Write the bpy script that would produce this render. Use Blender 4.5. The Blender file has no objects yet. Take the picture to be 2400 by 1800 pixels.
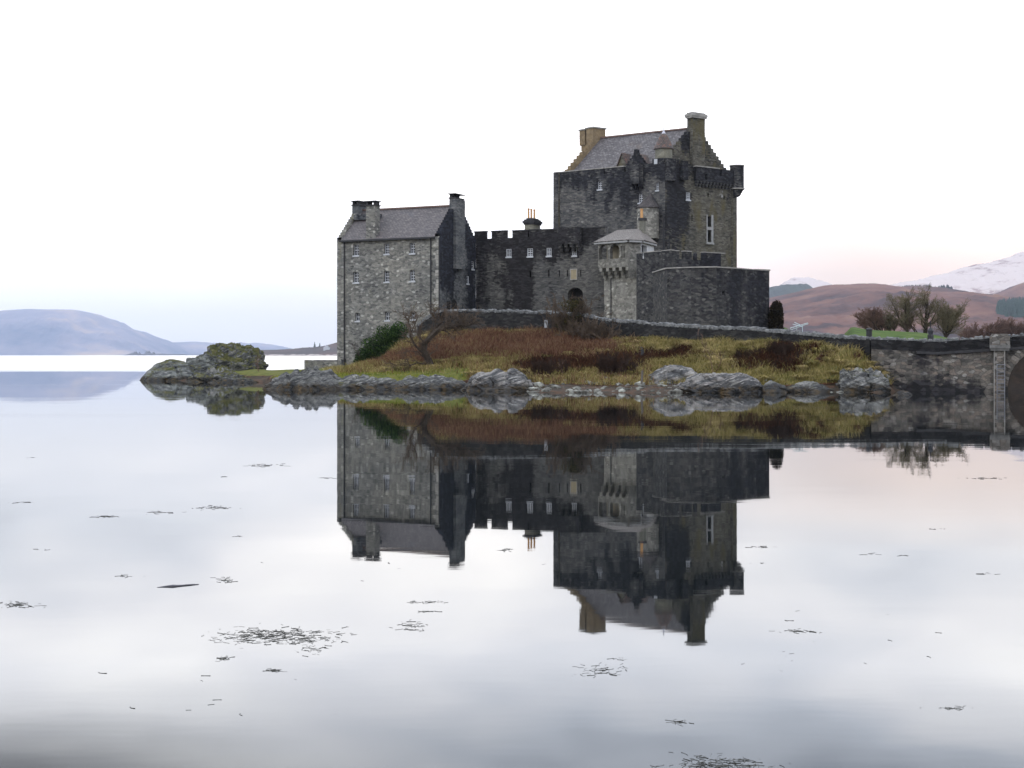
import bpy, bmesh, math, random
import numpy as np
from mathutils import Vector

# ------------------------------------------------------------------ camera, sky, sun, exposure
scene = bpy.context.scene
COL = scene.collection
CAM_H = 2.5                       # eye height above the loch
FOC, HOR, MID = 3460.0, 832.0, 1200.0   # focal length, horizon row and centre column measured on the 2400 px photograph
cam_data = bpy.data.cameras.new("camera")
cam = bpy.data.objects.new("camera", cam_data)
COL.objects.link(cam)
cam.location = (0, 0, CAM_H)
cam.rotation_euler = (math.radians(90), 0, 0)
cam_data.sensor_width = 36.0
cam_data.lens = 36.0 * FOC / 2400.0
cam_data.shift_y = -(900 - HOR) / 2400.0
cam_data.clip_start = 0.1
cam_data.clip_end = 30000
scene.camera = cam
scene.render.resolution_x, scene.render.resolution_y = 1024, 768
scene.view_settings.view_transform = 'Standard'
scene.view_settings.look = 'None'
scene.view_settings.exposure = 0.0
scene.view_settings.gamma = 1.0
scene.cycles.use_denoising = True
scene.cycles.max_bounces = 6
scene.cycles.volume_bounces = 1

SUN_EL, SUN_DIR = math.radians(28), (-0.72, -0.69)

def nd(t, typ, ins=None, **kw):
    n = t.nodes.new(typ)
    for k, v in kw.items():
        setattr(n, k, v)
    for k, v in (ins or {}).items():
        s = n.inputs[k]
        if isinstance(v, bpy.types.NodeSocket):
            t.links.new(v, s)
        else:
            if hasattr(s, 'default_value') and not isinstance(s.default_value, (float, int, str)) and isinstance(v, (tuple, list)) and len(v) == 3 and len(s.default_value) == 4:
                v = (*v, 1.0)
            s.default_value = v
    return n

def ramp(t, fac, stops, interp='LINEAR'):
    r = t.nodes.new('ShaderNodeValToRGB')
    r.color_ramp.interpolation = interp
    e = r.color_ramp.elements
    while len(e) < len(stops):
        e.new(0.5)
    for i, (p, c) in enumerate(stops):
        e[i].position = p
        if isinstance(c, (int, float)):
            c = (c, c, c)
        e[i].color = (*c, 1)
    t.links.new(fac, r.inputs[0])
    return r.outputs[0]

def mix(t, fac, a, b, blend='MIX'):
    m = nd(t, 'ShaderNodeMix', {0: fac, 6: a, 7: b}, data_type='RGBA', blend_type=blend)
    return m.outputs[2]

def mth(t, op, a, b=0.0, c=None, clamp=False):
    ins = {0: a, 1: b}
    if c is not None:
        ins[2] = c
    return nd(t, 'ShaderNodeMath', ins, operation=op, use_clamp=clamp).outputs[0]

def vmul(t, v, s):
    return nd(t, 'ShaderNodeVectorMath', {0: v, 1: s}, operation='MULTIPLY').outputs[0]

def noise(t, vec, scale, detail=3.0, rough=0.55, out=0):
    return nd(t, 'ShaderNodeTexNoise', {'Vector': vec, 'Scale': scale, 'Detail': detail, 'Roughness': rough}).outputs[out]

def mrange(t, v, a, b, c=0.0, d=1.0, smooth=True):
    return nd(t, 'ShaderNodeMapRange', {0: v, 1: a, 2: b, 3: c, 4: d}, interpolation_type='SMOOTHSTEP' if smooth else 'LINEAR').outputs[0]

world = bpy.data.worlds.new("World")
scene.world = world
world.use_nodes = True
wt = world.node_tree
wt.nodes.clear()
tc = nd(wt, 'ShaderNodeTexCoord').outputs['Generated']
sep = nd(wt, 'ShaderNodeSeparateXYZ', {0: tc})
el, ax = sep.outputs[2], sep.outputs[0]
side = mrange(wt, ax, -0.32, 0.30)
low = mix(wt, side, (0.47, 0.488, 0.522), (0.53, 0.465, 0.45))        # blue over the open loch, rose over the snow hills
midc = mix(wt, side, (0.50, 0.50, 0.515), (0.505, 0.50, 0.505))
c1 = mix(wt, mrange(wt, el, 0.01, 0.09), low, midc)
c1 = mix(wt, mrange(wt, el, 0.12, 0.26), c1, (0.475, 0.495, 0.535))
up = ramp(wt, el, [(0.0, 0.455), (0.03, 0.50), (0.06, 0.63), (0.09, 0.80), (0.125, 0.90), (0.16, 0.90), (0.20, 0.92), (0.26, 0.84), (0.34, 0.84), (0.5, 0.9), (1.0, 0.9)])
c2 = mix(wt, 1.0, c1, up, 'MULTIPLY')
rose = mth(wt, 'MULTIPLY', mrange(wt, ax, 0.04, 0.24), mrange(wt, el, 0.075, 0.135, 1.0, 0.0))
c2 = mix(wt, rose, c2, mix(wt, 1.0, c2, (0.82, 0.70, 0.625), 'MULTIPLY'))
warp = noise(wt, vmul(wt, tc, (5.0, 5.0, 9.0)), 1.0, 2.0, out=1)
cv = nd(wt, 'ShaderNodeVectorMath', {0: vmul(wt, tc, (3.2, 3.2, 9.0)), 1: vmul(wt, warp, (0.5, 0.5, 0.5))}, operation='ADD').outputs[0]
cl = noise(wt, cv, 1.0, 3.0, 0.5)
cloud = ramp(wt, cl, [(0.30, (0.40, 0.425, 0.46)), (0.43, (0.66, 0.68, 0.71)), (0.55, (0.84, 0.83, 0.825)), (0.70, (1.0, 0.975, 0.93))])
cloud = nd(wt, 'ShaderNodeVectorMath', {0: cloud, 1: (1.22, 1.22, 1.22)}, operation='MULTIPLY').outputs[0]
amount = mrange(wt, el, 0.02, 0.11, 0.1, 1.0)
cloudm = mix(wt, amount, (1, 1, 1), cloud)
# one heavier rain cloud, up and to the left
dx = mth(wt, 'MULTIPLY', mth(wt, 'ADD', ax, 0.36), 4.2)
dz = mth(wt, 'MULTIPLY', mth(wt, 'SUBTRACT', el, 0.31), 11.5)
rr = mth(wt, 'ADD', mth(wt, 'MULTIPLY', dx, dx), mth(wt, 'MULTIPLY', dz, dz))
rr = mth(wt, 'ADD', rr, mth(wt, 'MULTIPLY', mth(wt, 'SUBTRACT', cl, 0.5), 1.2))
dark = mrange(wt, rr, 0.1, 1.5, 0.16, 1.0)
c3 = mix(wt, 1.0, mix(wt, 1.0, c2, cloudm, 'MULTIPLY'), dark, 'MULTIPLY')
c3 = mix(wt, 1.0, c3, ramp(wt, el, [(0.12, 0.66), (0.20, 0.92), (0.26, 0.82), (0.32, 0.78), (0.5, 0.70)]), 'MULTIPLY')
gain = nd(wt, 'ShaderNodeVectorMath', {0: c3, 1: (69, 69, 69)}, operation='MULTIPLY').outputs[0]
sky = nd(wt, 'ShaderNodeTexSky', sky_type='NISHITA', sun_disc=False, sun_elevation=SUN_EL,
         sun_rotation=math.atan2(SUN_DIR[0], SUN_DIR[1])).outputs[0]
skymix = mix(wt, 0.93, sky, gain)
bg = nd(wt, 'ShaderNodeBackground', {0: skymix, 1: 0.1})
wo = nd(wt, 'ShaderNodeOutputWorld', {0: bg.outputs[0]})

sun_data = bpy.data.lights.new("sun", 'SUN')
sun_data.energy = 0.7
sun_data.angle = math.radians(20)
sun_data.color = (1.0, 0.95, 0.88)
sun = bpy.data.objects.new("sun", sun_data)
COL.objects.link(sun)
sd = Vector((SUN_DIR[0] * math.cos(SUN_EL), SUN_DIR[1] * math.cos(SUN_EL), math.sin(SUN_EL)))
sun.rotation_euler = (-sd).to_track_quat('-Z', 'Y').to_euler()
sun.location = sd * 300

# ------------------------------------------------------------------ helpers
rng = np.random.default_rng(7)

def at(px, py, Y):
    """world point seen at a photograph pixel, at distance Y"""
    return np.array([(px - MID) * Y / FOC, Y, CAM_H + (HOR - py) * Y / FOC])

def water_y(py):
    return CAM_H * FOC / (py - HOR)

def _h(i):
    n = (i[:, 0] * 374761393 + i[:, 1] * 668265263 + i[:, 2] * 1440662683) & 0x7fffffff
    n = ((n ^ (n >> 13)) * 1274126177) & 0x7fffffff
    n = n ^ (n >> 16)
    return (n & 0xffff) / 65535.0

def vnoise(p):
    i = np.floor(p).astype(np.int64)
    f = p - i
    f = f * f * (3 - 2 * f)
    out = 0
    for a in (0, 1):
        for b in (0, 1):
            for c in (0, 1):
                w = (f[:, 0] if a else 1 - f[:, 0]) * (f[:, 1] if b else 1 - f[:, 1]) * (f[:, 2] if c else 1 - f[:, 2])
                out = out + w * _h(i + np.array([a, b, c]))
    return out

def fbm(p, octv=4, gain=0.5, ridged=False):
    p = np.asarray(p, float) + 1000.0
    s, a, tot = 0, 1.0, 0
    for k in range(octv):
        v = vnoise(p * 2.03 ** k + 17.3 * k)
        if ridged:
            v = 1 - np.abs(2 * v - 1)
        s = s + a * v
        tot += a
        a *= gain
    return s / tot

class MB:
    """collects quads and triangles; vertices carry metres along the surface ('wuv') and a weathering mask ('stain')"""
    def __init__(s):
        s.v, s.q, s.t, s.uv, s.st, s.n = [], [], [], [], [], 0
    def add(s, v, q=None, t=None, uv=None, st=None):
        v = np.asarray(v, float).reshape(-1, 3)
        k = len(v)
        s.v.append(v)
        if q is not None and len(q):
            s.q.append(np.asarray(q, np.int64).reshape(-1, 4) + s.n)
        if t is not None and len(t):
            s.t.append(np.asarray(t, np.int64).reshape(-1, 3) + s.n)
        if uv is None:
            uv = v[:, [0, 2]] + v[:, [1, 1]] * np.array([0.6, 0.0])
        s.uv.append(np.asarray(uv, float).reshape(-1, 2))
        s.st.append(np.zeros(k) if st is None else np.broadcast_to(np.asarray(st, float), (k,)))
        s.n += k
    def box(s, o, a, b, c, ra, rb, rc, st=0.0, skip=()):
        """box in the frame (o; a, b, c)"""
        o, a, b, c = (np.asarray(x, float) for x in (o, a, b, c))
        if np.dot(np.cross(a, b), c) < 0:
            a, b, ra, rb = b, a, rb, ra
        P = lambda i, j, k: o + a * ra[i] + b * rb[j] + c * rc[k]
        la, lb, lc = ra[1] - ra[0], rb[1] - rb[0], rc[1] - rc[0]
        off = float(o[0] + o[1] * .7)
        F = {'-a': ([P(0,1,0), P(0,0,0), P(0,0,1), P(0,1,1)], lb, lc), '+a': ([P(1,0,0), P(1,1,0), P(1,1,1), P(1,0,1)], lb, lc),
             '-b': ([P(0,0,0), P(1,0,0), P(1,0,1), P(0,0,1)], la, lc), '+b': ([P(1,1,0), P(0,1,0), P(0,1,1), P(1,1,1)], la, lc),
             '-c': ([P(0,1,0), P(1,1,0), P(1,0,0), P(0,0,0)], la, lb), '+c': ([P(0,0,1), P(1,0,1), P(1,1,1), P(0,1,1)], la, lb)}
        for k, (pp, l1, l2) in F.items():
            if k in skip:
                continue
            zb = float(pp[0][2])
            s.add(pp, [[0, 1, 2, 3]], uv=[[off, zb], [off + l1, zb], [off + l1, zb + l2], [off, zb + l2]], st=st)
    def grid(s, P, uv=None, st=None, flip=False):
        P = np.asarray(P, float)
        n, m = P.shape[:2]
        i = np.arange(n * m).reshape(n, m)
        q = np.stack([i[:-1, :-1], i[1:, :-1], i[1:, 1:], i[:-1, 1:]], -1).reshape(-1, 4)
        if flip:
            q = q[:, ::-1]
        s.add(P.reshape(-1, 3), q, uv=None if uv is None else np.asarray(uv).reshape(-1, 2), st=None if st is None else np.asarray(st).reshape(-1))
    def tube(s, pts, r, k=8, cap=True, st=0.0):
        """vertical-ish or free tube through pts"""
        pts = np.asarray(pts, float)
        r = np.broadcast_to(np.asarray(r, float), (len(pts),))
        d = np.gradient(pts, axis=0)
        d /= np.linalg.norm(d, axis=1)[:, None] + 1e-9
        ref = np.where(np.abs(d[:, 2:3]) > 0.9, np.array([[1.0, 0, 0]]), np.array([[0, 0, 1.0]]))
        a = np.cross(d, ref); a /= np.linalg.norm(a, axis=1)[:, None]
        b = np.cross(d, a)
        th = np.linspace(0, 2 * np.pi, k + 1)
        R = pts[:, None] + r[:, None, None] * (np.cos(th)[None, :, None] * a[:, None] + np.sin(th)[None, :, None] * b[:, None])
        L = np.concatenate([[0], np.cumsum(np.linalg.norm(np.diff(pts, axis=0), axis=1))])
        uv = np.stack(np.broadcast_arrays(th[None] * r.max(), pts[0, 2] + L[:, None]), -1)
        s.grid(R, uv, np.full(R.shape[:2], st))
        if cap:
            for e, fl in ((0, True), (-1, False)):
                ring = R[e, :-1]
                idx = np.arange(k)
                tri = np.stack([np.full(k, k), idx, (idx + 1) % k], -1)
                s.add(np.vstack([ring, pts[e]]), t=tri if not fl else tri[:, ::-1], st=st)
    def segs(s, a, b, ra, rb, k=3):
        """many small tapered twigs at once"""
        a, b = np.asarray(a, float), np.asarray(b, float)
        d = b - a
        d = d / (np.linalg.norm(d, axis=1)[:, None] + 1e-9)
        ref = np.where(np.abs(d[:, 2:3]) > 0.9, np.array([[1.0, 0, 0]]), np.array([[0, 0, 1.0]]))
        u = np.cross(d, ref); u /= np.linalg.norm(u, axis=1)[:, None] + 1e-9
        w = np.cross(d, u)
        th = np.arange(k) * 2 * np.pi / k
        off = np.cos(th)[None, :, None] * u[:, None] + np.sin(th)[None, :, None] * w[:, None]
        va = a[:, None] + off * np.asarray(ra)[:, None, None]
        vb = b[:, None] + off * np.asarray(rb)[:, None, None]
        V = np.concatenate([va, vb], 1).reshape(-1, 3)
        n = len(a)
        base = np.arange(n)[:, None] * (2 * k)
        i = np.arange(k)[None]; j = (i + 1) % k
        q = np.stack([base + i, base + j, base + k + j, base + k + i], -1).reshape(-1, 4)
        s.add(V, q)

ORG = {}
def link(o, parent=None):
    COL.objects.link(o)
    if parent is not None:
        o.parent = parent
    return o

def root(name, loc, label, cat, group=None):
    o = bpy.data.objects.new(name, None)
    o.empty_display_size = 0.5
    o.location = tuple(float(c) for c in loc)
    COL.objects.link(o)
    ORG[o.name] = np.array(loc, float)
    o['label'] = label; o['category'] = cat
    if group: o['group'] = group
    return o

def mk(name, mb, mat, parent=None, smooth=False, loc=None):
    V = np.concatenate(mb.v) if mb.v else np.zeros((0, 3))
    org = ORG[parent.name] if parent is not None else (np.zeros(3) if loc is None else np.array(loc, float))
    Q = np.concatenate(mb.q) if mb.q else np.zeros((0, 4), np.int64)
    T = np.concatenate(mb.t) if mb.t else np.zeros((0, 3), np.int64)
    me = bpy.data.meshes.new(name)
    me.vertices.add(len(V))
    me.vertices.foreach_set('co', (V - org).astype(np.float32).ravel())
    nl = Q.size + T.size
    me.loops.add(nl)
    me.loops.foreach_set('vertex_index', np.concatenate([Q.ravel(), T.ravel()]).astype(np.int32))
    nf = len(Q) + len(T)
    me.polygons.add(nf)
    st = np.concatenate([np.arange(len(Q)) * 4, len(Q) * 4 + np.arange(len(T)) * 3]).astype(np.int32)
    me.polygons.foreach_set('loop_start', st)
    try:
        me.polygons.foreach_set('loop_total', np.concatenate([np.full(len(Q), 4), np.full(len(T), 3)]).astype(np.int32))
    except Exception:
        pass
    me.polygons.foreach_set('use_smooth', np.full(nf, bool(smooth)))
    me.update(calc_edges=True)
    a = me.attributes.new('wuv', 'FLOAT_VECTOR', 'POINT')
    uv = np.concatenate(mb.uv)
    a.data.foreach_set('vector', np.column_stack([uv, np.zeros(len(uv))]).astype(np.float32).ravel())
    b = me.attributes.new('stain', 'FLOAT', 'POINT')
    b.data.foreach_set('value', np.concatenate(mb.st).astype(np.float32))
    me.validate()
    me.materials.append(mat)
    o = bpy.data.objects.new(name, me)
    if parent is None:
        o.location = tuple(float(c) for c in org)
    link(o, parent)
    ORG[o.name] = org
    return o

def tag(o, label=None, cat=None, group=None, kind=None):
    if label: o['label'] = label
    if cat: o['category'] = cat
    if group: o['group'] = group
    if kind: o['kind'] = kind
    return o

# ------------------------------------------------------------------ materials
def new_mat(name):
    m = bpy.data.materials.new(name)
    m.use_nodes = True
    t = m.node_tree
    t.nodes.clear()
    out = nd(t, 'ShaderNodeOutputMaterial')
    return m, t, out

def finish(t, out, col, rough=0.9, bump=None, strength=0.5, dist=0.05, spec=0.25):
    ins = {'Base Color': col, 'Roughness': rough, 'Specular IOR Level': spec}
    if bump is not None:
        ins['Normal'] = nd(t, 'ShaderNodeBump', {'Strength': strength, 'Distance': dist, 'Height': bump}).outputs[0]
    p = nd(t, 'ShaderNodeBsdfPrincipled', ins)
    t.links.new(p.outputs[0], out.inputs[0])

def attr(t, name, o='Vector'):
    return nd(t, 'ShaderNodeAttribute', attribute_name=name).outputs[o]

def objco(t):
    return nd(t, 'ShaderNodeTexCoord').outputs['Object']

def stone(name, tones, dark=(0.012, 0.013, 0.016), sx=1.5, sy=3.0, bias=0.0, moss=0.0, mosscol=(0.10, 0.095, 0.03), mortar=(0.10, 0.10, 0.10), wob=0.5, bstr=0.6, boulders=0):
    m, t, out = new_mat(name)
    uv = attr(t, 'wuv')
    w = noise(t, uv, 1.1, 2.0, out=1)
    wv = nd(t, 'ShaderNodeVectorMath', {0: w, 1: (-0.5, -0.5, -0.5)}, operation='ADD').outputs[0]
    uvd = nd(t, 'ShaderNodeVectorMath', {0: uv, 1: vmul(t, wv, (wob, wob * .6, 0))}, operation='ADD').outputs[0]
    mp = vmul(t, uvd, (sx, sy, 0))
    v1 = nd(t, 'ShaderNodeTexVoronoi', {'Vector': mp, 'Scale': 1.0, 'Randomness': 0.9}, voronoi_dimensions='2D')
    v2 = nd(t, 'ShaderNodeTexVoronoi', {'Vector': mp, 'Scale': 1.0, 'Randomness': 0.9}, voronoi_dimensions='2D', feature='DISTANCE_TO_EDGE')
    sc = nd(t, 'ShaderNodeSeparateColor', {0: v1.outputs['Color']})
    n = len(tones)
    col = ramp(t, sc.outputs[0], [(i / max(1, n - 1), c) for i, c in enumerate(tones)])
    fine = noise(t, uv, 7.0, 4.0, 0.65)
    col = mix(t, 1.0, col, ramp(t, fine, [(0.25, 0.7), (0.75, 1.25)]), 'MULTIPLY')
    col = mix(t, mrange(t, v2.outputs[0], 0.0, 0.09, 0.5, 0.0), col, mortar)
    if boulders:
        vb = nd(t, 'ShaderNodeTexVoronoi', {'Vector': vmul(t, uvd, (1.7, 2.7, 0)), 'Scale': 1.0, 'Randomness': 1.0}, voronoi_dimensions='2D')
        sb2 = nd(t, 'ShaderNodeSeparateColor', {0: vb.outputs['Color']})
        inside = mrange(t, vb.outputs['Distance'], .22, .34, 1.0, 0.0)
        pick = mrange(t, sb2.outputs[0], boulders, boulders + .04)
        top_ = tones[-1]
        col = mix(t, mth(t, 'MULTIPLY', inside, mth(t, 'MULTIPLY', pick, .85)), col, tuple(min(.55, x * 1.55) for x in top_))
    big = noise(t, vmul(t, uv, (1, 1.3, 1)), 0.22, 3.0)
    col = mix(t, 1.0, col, ramp(t, big, [(0.25, (0.74, 0.76, 0.78)), (0.75, (1.22, 1.2, 1.14))]), 'MULTIPLY')
    mid_ = noise(t, vmul(t, uv, (1, 1.6, 1)), 0.9, 4.0, 0.65)
    col = mix(t, 1.0, col, ramp(t, mid_, [(0.3, 0.72), (0.7, 1.24)]), 'MULTIPLY')
    if moss > 0:
        mm = noise(t, vmul(t, uv, (0.55, 0.22, 1)), 1.0, 4.0, 0.6)
        col = mix(t, mrange(t, mm, 0.62 - 0.3 * moss, 0.75 - 0.15 * moss, 0.0, 0.85), col, mosscol)
    st = attr(t, 'stain', 'Fac')
    streak = noise(t, vmul(t, uv, (1.15, 0.13, 1)), 1.0, 4.0, 0.6)
    blot = noise(t, vmul(t, uv, (2.2, 4.0, 1)), 1.0, 4.0, 0.7)
    s0 = mth(t, 'ADD', st, bias)
    k_ = mrange(t, s0, -0.05, 0.35, 0.25, 1.0)
    nn = mth(t, 'MULTIPLY_ADD', mth(t, 'SUBTRACT', streak, 0.5), 1.5, mth(t, 'MULTIPLY', mth(t, 'SUBTRACT', blot, 0.5), 1.0))
    nn = mth(t, 'MULTIPLY_ADD', mth(t, 'SUBTRACT', sc.outputs[1], 0.5), 0.5, nn)
    s3 = mth(t, 'MULTIPLY_ADD', nn, k_, s0)
    dm = mrange(t, s3, 0.12, 0.78, 0.0, 0.94)
    darkc = mix(t, mrange(t, sc.outputs[0], .3, 1.0), dark, tuple(2.8 * c for c in dark))
    col = mix(t, dm, col, darkc)
    lm = mrange(t, mth(t, 'MULTIPLY_ADD', mth(t, 'SUBTRACT', noise(t, vmul(t, uv, (6, 1.2, 1)), 1.0, 3.0), 0.5), 2.2, mth(t, 'MULTIPLY', st, -1.0)), 0.75, 1.05)
    col = mix(t, lm, col, (0.55, 0.56, 0.58))
    hgt = mth(t, 'ADD', mrange(t, v2.outputs[0], 0.0, 0.12), mth(t, 'MULTIPLY', fine, 0.8))
    hgt = mth(t, 'ADD', hgt, mth(t, 'MULTIPLY', sc.outputs[2], 0.5))
    finish(t, out, col, 0.92, hgt, bstr, 0.07)
    return m

def slate(name, c1, c2, c3, rowh=0.2, patch=(0.12, 0.11, 0.10), patch_amt=0.5):
    m, t, out = new_mat(name)
    uv = attr(t, 'wuv')
    w = noise(t, uv, 2.0, 1.0, out=1)
    uvd = nd(t, 'ShaderNodeVectorMath', {0: uv, 1: vmul(t, w, (0.06, 0.03, 0))}, operation='ADD').outputs[0]
    b = nd(t, 'ShaderNodeTexBrick', {'Vector': uvd, 'Color1': c1, 'Color2': c2, 'Mortar': tuple(0.28 * x for x in c1), 'Scale': 1.0,
                                     'Mortar Size': 0.022, 'Mortar Smooth': 0.4, 'Bias': 0.0, 'Brick Width': 0.34, 'Row Height': rowh})
    col = b.outputs[0]
    n1 = noise(t, vmul(t, uv, (2.2, 4.0, 1)), 1.0, 2.0, 0.6)
    col = mix(t, mrange(t, n1, 0.52, 0.68, 0, 0.75), col, c3)
    n2 = noise(t, uv, 0.35, 4.0, 0.65)
    col = mix(t, mrange(t, n2, 0.55, 0.72, 0, patch_amt), col, patch)
    col = mix(t, 1.0, col, ramp(t, noise(t, uv, 5.0, 3.0), [(0.25, 0.72), (0.75, 1.2)]), 'MULTIPLY')
    finish(t, out, col, 0.62, b.outputs['Fac'], -0.7, 0.04, 0.35)
    return m

def plain(name, c, rough=0.7, var=0.25, scale=3.0, spec=0.3, bump=0.15):
    m, t, out = new_mat(name)
    n = noise(t, objco(t), scale, 4.0, 0.6)
    col = mix(t, 1.0, c, ramp(t, n, [(0.25, 1 - var), (0.75, 1 + var)]), 'MULTIPLY')
    finish(t, out, col, rough, n, bump, 0.03, spec)
    return m

def blend_mat(name, stops, scale=0.5, detail=5.0, rough=0.95, vecs=(1, 1, 1), bump=0.3, spec=0.1):
    m, t, out = new_mat(name)
    n = noise(t, vmul(t, objco(t), vecs), scale, detail, 0.65)
    finish(t, out, ramp(t, n, stops), rough, noise(t, objco(t), scale * 8, 3.0), bump, 0.05, spec)
    return m

M = {}
G = lambda v, w=0.0: (v * (1 + w), v, v * (1 - w))
M['pale'] = stone('pale_rubble', [(0.0864, 0.0899, 0.0916), (0.1339, 0.1339, 0.1296), (0.1642, 0.1642, 0.1590), (0.1944, 0.1918, 0.1797), (0.2333, 0.2333, 0.2246)], sx=3.2, sy=6.4, moss=0.10, mosscol=(0.19, 0.18, 0.12), mortar=(0.165, 0.162, 0.155), boulders=.82, wob=.3)
M['gable'] = stone('sooty_rubble', [(0.0597, 0.0653, 0.0752), (0.0807, 0.0870, 0.0968), (0.1018, 0.1053, 0.1123), (0.1334, 0.1369, 0.1439)], dark=(0.006, 0.007, 0.0115), sx=3.0, sy=6.4, mortar=(0.10, 0.105, 0.115), wob=.3)
M['curtain'] = stone('weathered_curtain_stone', [(0.0515, 0.0515, 0.0542), (0.0755, 0.0748, 0.0755), (0.0961, 0.0947, 0.0934), (0.1270, 0.1250, 0.1208)], dark=(0.008, 0.0075, 0.009), sx=3.0, sy=8.0, mortar=(0.09, 0.09, 0.09), wob=0.25, bias=.06)
M['keep'] = stone('keep_stone', [(0.0419, 0.0436, 0.0497), (0.0680, 0.0689, 0.0724), (0.0916, 0.0907, 0.0907), (0.1308, 0.1291, 0.1264)], dark=(0.007, 0.0075, 0.0105), sx=3.0, sy=8.0, mortar=(0.055, 0.055, 0.058), wob=0.25, boulders=.95, bias=.06)
M['keepr'] = stone('mossy_keep_stone', [(0.0498, 0.0481, 0.0439), (0.0788, 0.0747, 0.0631), (0.1037, 0.0979, 0.0830), (0.1328, 0.1286, 0.1145)], dark=(0.007, 0.0075, 0.0105), sx=3.0, sy=8.0, moss=0.42, mosscol=(0.09, 0.078, 0.038), mortar=(0.06, 0.057, 0.05), wob=0.25, bias=.05)
M['harl'] = stone('pebbly_harled_stone', [(0.1248, 0.1238, 0.1152), (0.1824, 0.1786, 0.1670), (0.2160, 0.2112, 0.1968), (0.2976, 0.2928, 0.2736)], sx=3.8, sy=5.0, mortar=(0.175, 0.17, 0.16), bias=-0.12, boulders=.9)
M['harl2'] = stone('weathered_harled_stone', [(0.0899, 0.0891, 0.0829), (0.1313, 0.1286, 0.1202), (0.1555, 0.1521, 0.1417), (0.2143, 0.2108, 0.1970)], sx=3.8, sy=5.0, mortar=(0.175, 0.17, 0.16), bias=-0.12, boulders=.9)
M['bastion'] = stone('bastion_rubble', [(0.0225, 0.0243, 0.0286), (0.0390, 0.0390, 0.0424), (0.0546, 0.0537, 0.0546), (0.0866, 0.0857, 0.0840)], dark=(0.0055, 0.006, 0.009), sx=3.2, sy=6.5, mortar=(0.035, 0.035, 0.037), wob=0.4, bias=0.06, boulders=.9)
M['tan'] = stone('tan_sandstone', [(0.1716, 0.1287, 0.0780), (0.2028, 0.1560, 0.0975), (0.1638, 0.1248, 0.0819)], sx=1.2, sy=2.2, mortar=(0.17, 0.13, 0.08), dark=(0.03, 0.025, 0.02), bias=-0.25, bstr=0.3)
M['render'] = stone('grey_green_render', [(0.1500, 0.1462, 0.1200), (0.1725, 0.1665, 0.1350), (0.1350, 0.1350, 0.1162)], sx=0.6, sy=0.9, mortar=(0.19, 0.185, 0.155), bias=-0.2, bstr=0.2)
M['slate'] = slate('slate', (0.0663, 0.0608, 0.0663), (0.1092, 0.0983, 0.1014), (0.1404, 0.1248, 0.1209), patch=(0.0585, 0.0624, 0.0764))
M['slate2'] = slate('lichened_slate', (0.0562, 0.0525, 0.0585), (0.1125, 0.1050, 0.1110), (0.1650, 0.1575, 0.1613), patch=(0.085, 0.068, 0.06), patch_amt=0.8)
M['slate3'] = slate('rusty_slate', (0.06, 0.05, 0.05), (0.10, 0.07, 0.06), (0.16, 0.07, 0.045), rowh=0.17)
M['slate4'] = slate('pale_slate', (0.1275, 0.1162, 0.1087), (0.1725, 0.1575, 0.1462), (0.2100, 0.1950, 0.1875), patch=(0.13, 0.11, 0.125))
M['slate5'] = slate('dark_turret_slate', (0.035, 0.032, 0.034), (0.06, 0.052, 0.052), (0.08, 0.07, 0.07), rowh=0.17)
M['ridge'] = plain('ridge_tile', (0.13, 0.085, 0.07))
M['lead'] = plain('lead', (0.16, 0.17, 0.20), 0.5)
M['leadpale'] = plain('pale_lead', (0.42, 0.43, 0.50), 0.5)
M['coping'] = plain('coping_stone', (0.24, 0.235, 0.225), 0.9, 0.4, 2.0, 0.15)
M['copedark'] = plain('dark_coping_stone', (0.035, 0.035, 0.038), 0.9, 0.4, 2.0, 0.15)
M['iron'] = plain('black_iron', (0.018, 0.019, 0.023), 0.6)
M['paint'] = plain('white_paint', (0.37, 0.39, 0.425), 0.6, 0.08)
M['palestone'] = plain('pale_dressed_stone', (0.23, 0.235, 0.24), 0.85, 0.2)
M['quoin'] = plain('quoin_stone', (0.27, 0.265, 0.25), 0.9, 0.35, 2.5)
M['whitewash'] = plain('whitewash', (0.40, 0.415, 0.43), 0.9, 0.1, 1.2)
M['loggia'] = plain('loggia_plaster', (0.20, 0.175, 0.125), 0.9, 0.15, 1.2)
M['plaque'] = plain('plaque_stone', (0.25, 0.215, 0.145), 0.9, 0.15, 4.0)
M['pot'] = plain('terracotta_pot', (0.44, 0.25, 0.11), 0.8, 0.2, 3.0)
M['void'] = plain('dark_interior', (0.008, 0.008, 0.009), 0.9)
M['wood'] = plain('weathered_wood', (0.09, 0.08, 0.07), 0.9, 0.35, 4.0)
M['bluemetal'] = plain('pale_blue_metal', (0.40, 0.50, 0.55), 0.5, 0.1)
def glass_mat():
    m, t, out = new_mat('window_glass')
    n = noise(t, objco(t), 1.7, 2.0)
    finish(t, out, ramp(t, n, [(0.3, (0.02, 0.022, 0.028)), (0.7, (0.07, 0.075, 0.085))]), 0.12, n, 0.03, 0.05, 0.5)
    return m
M['glass'] = glass_mat()
# ------------------------------------------------------------------ masonry
UP = np.array([0, 0, 1.0])

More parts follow.
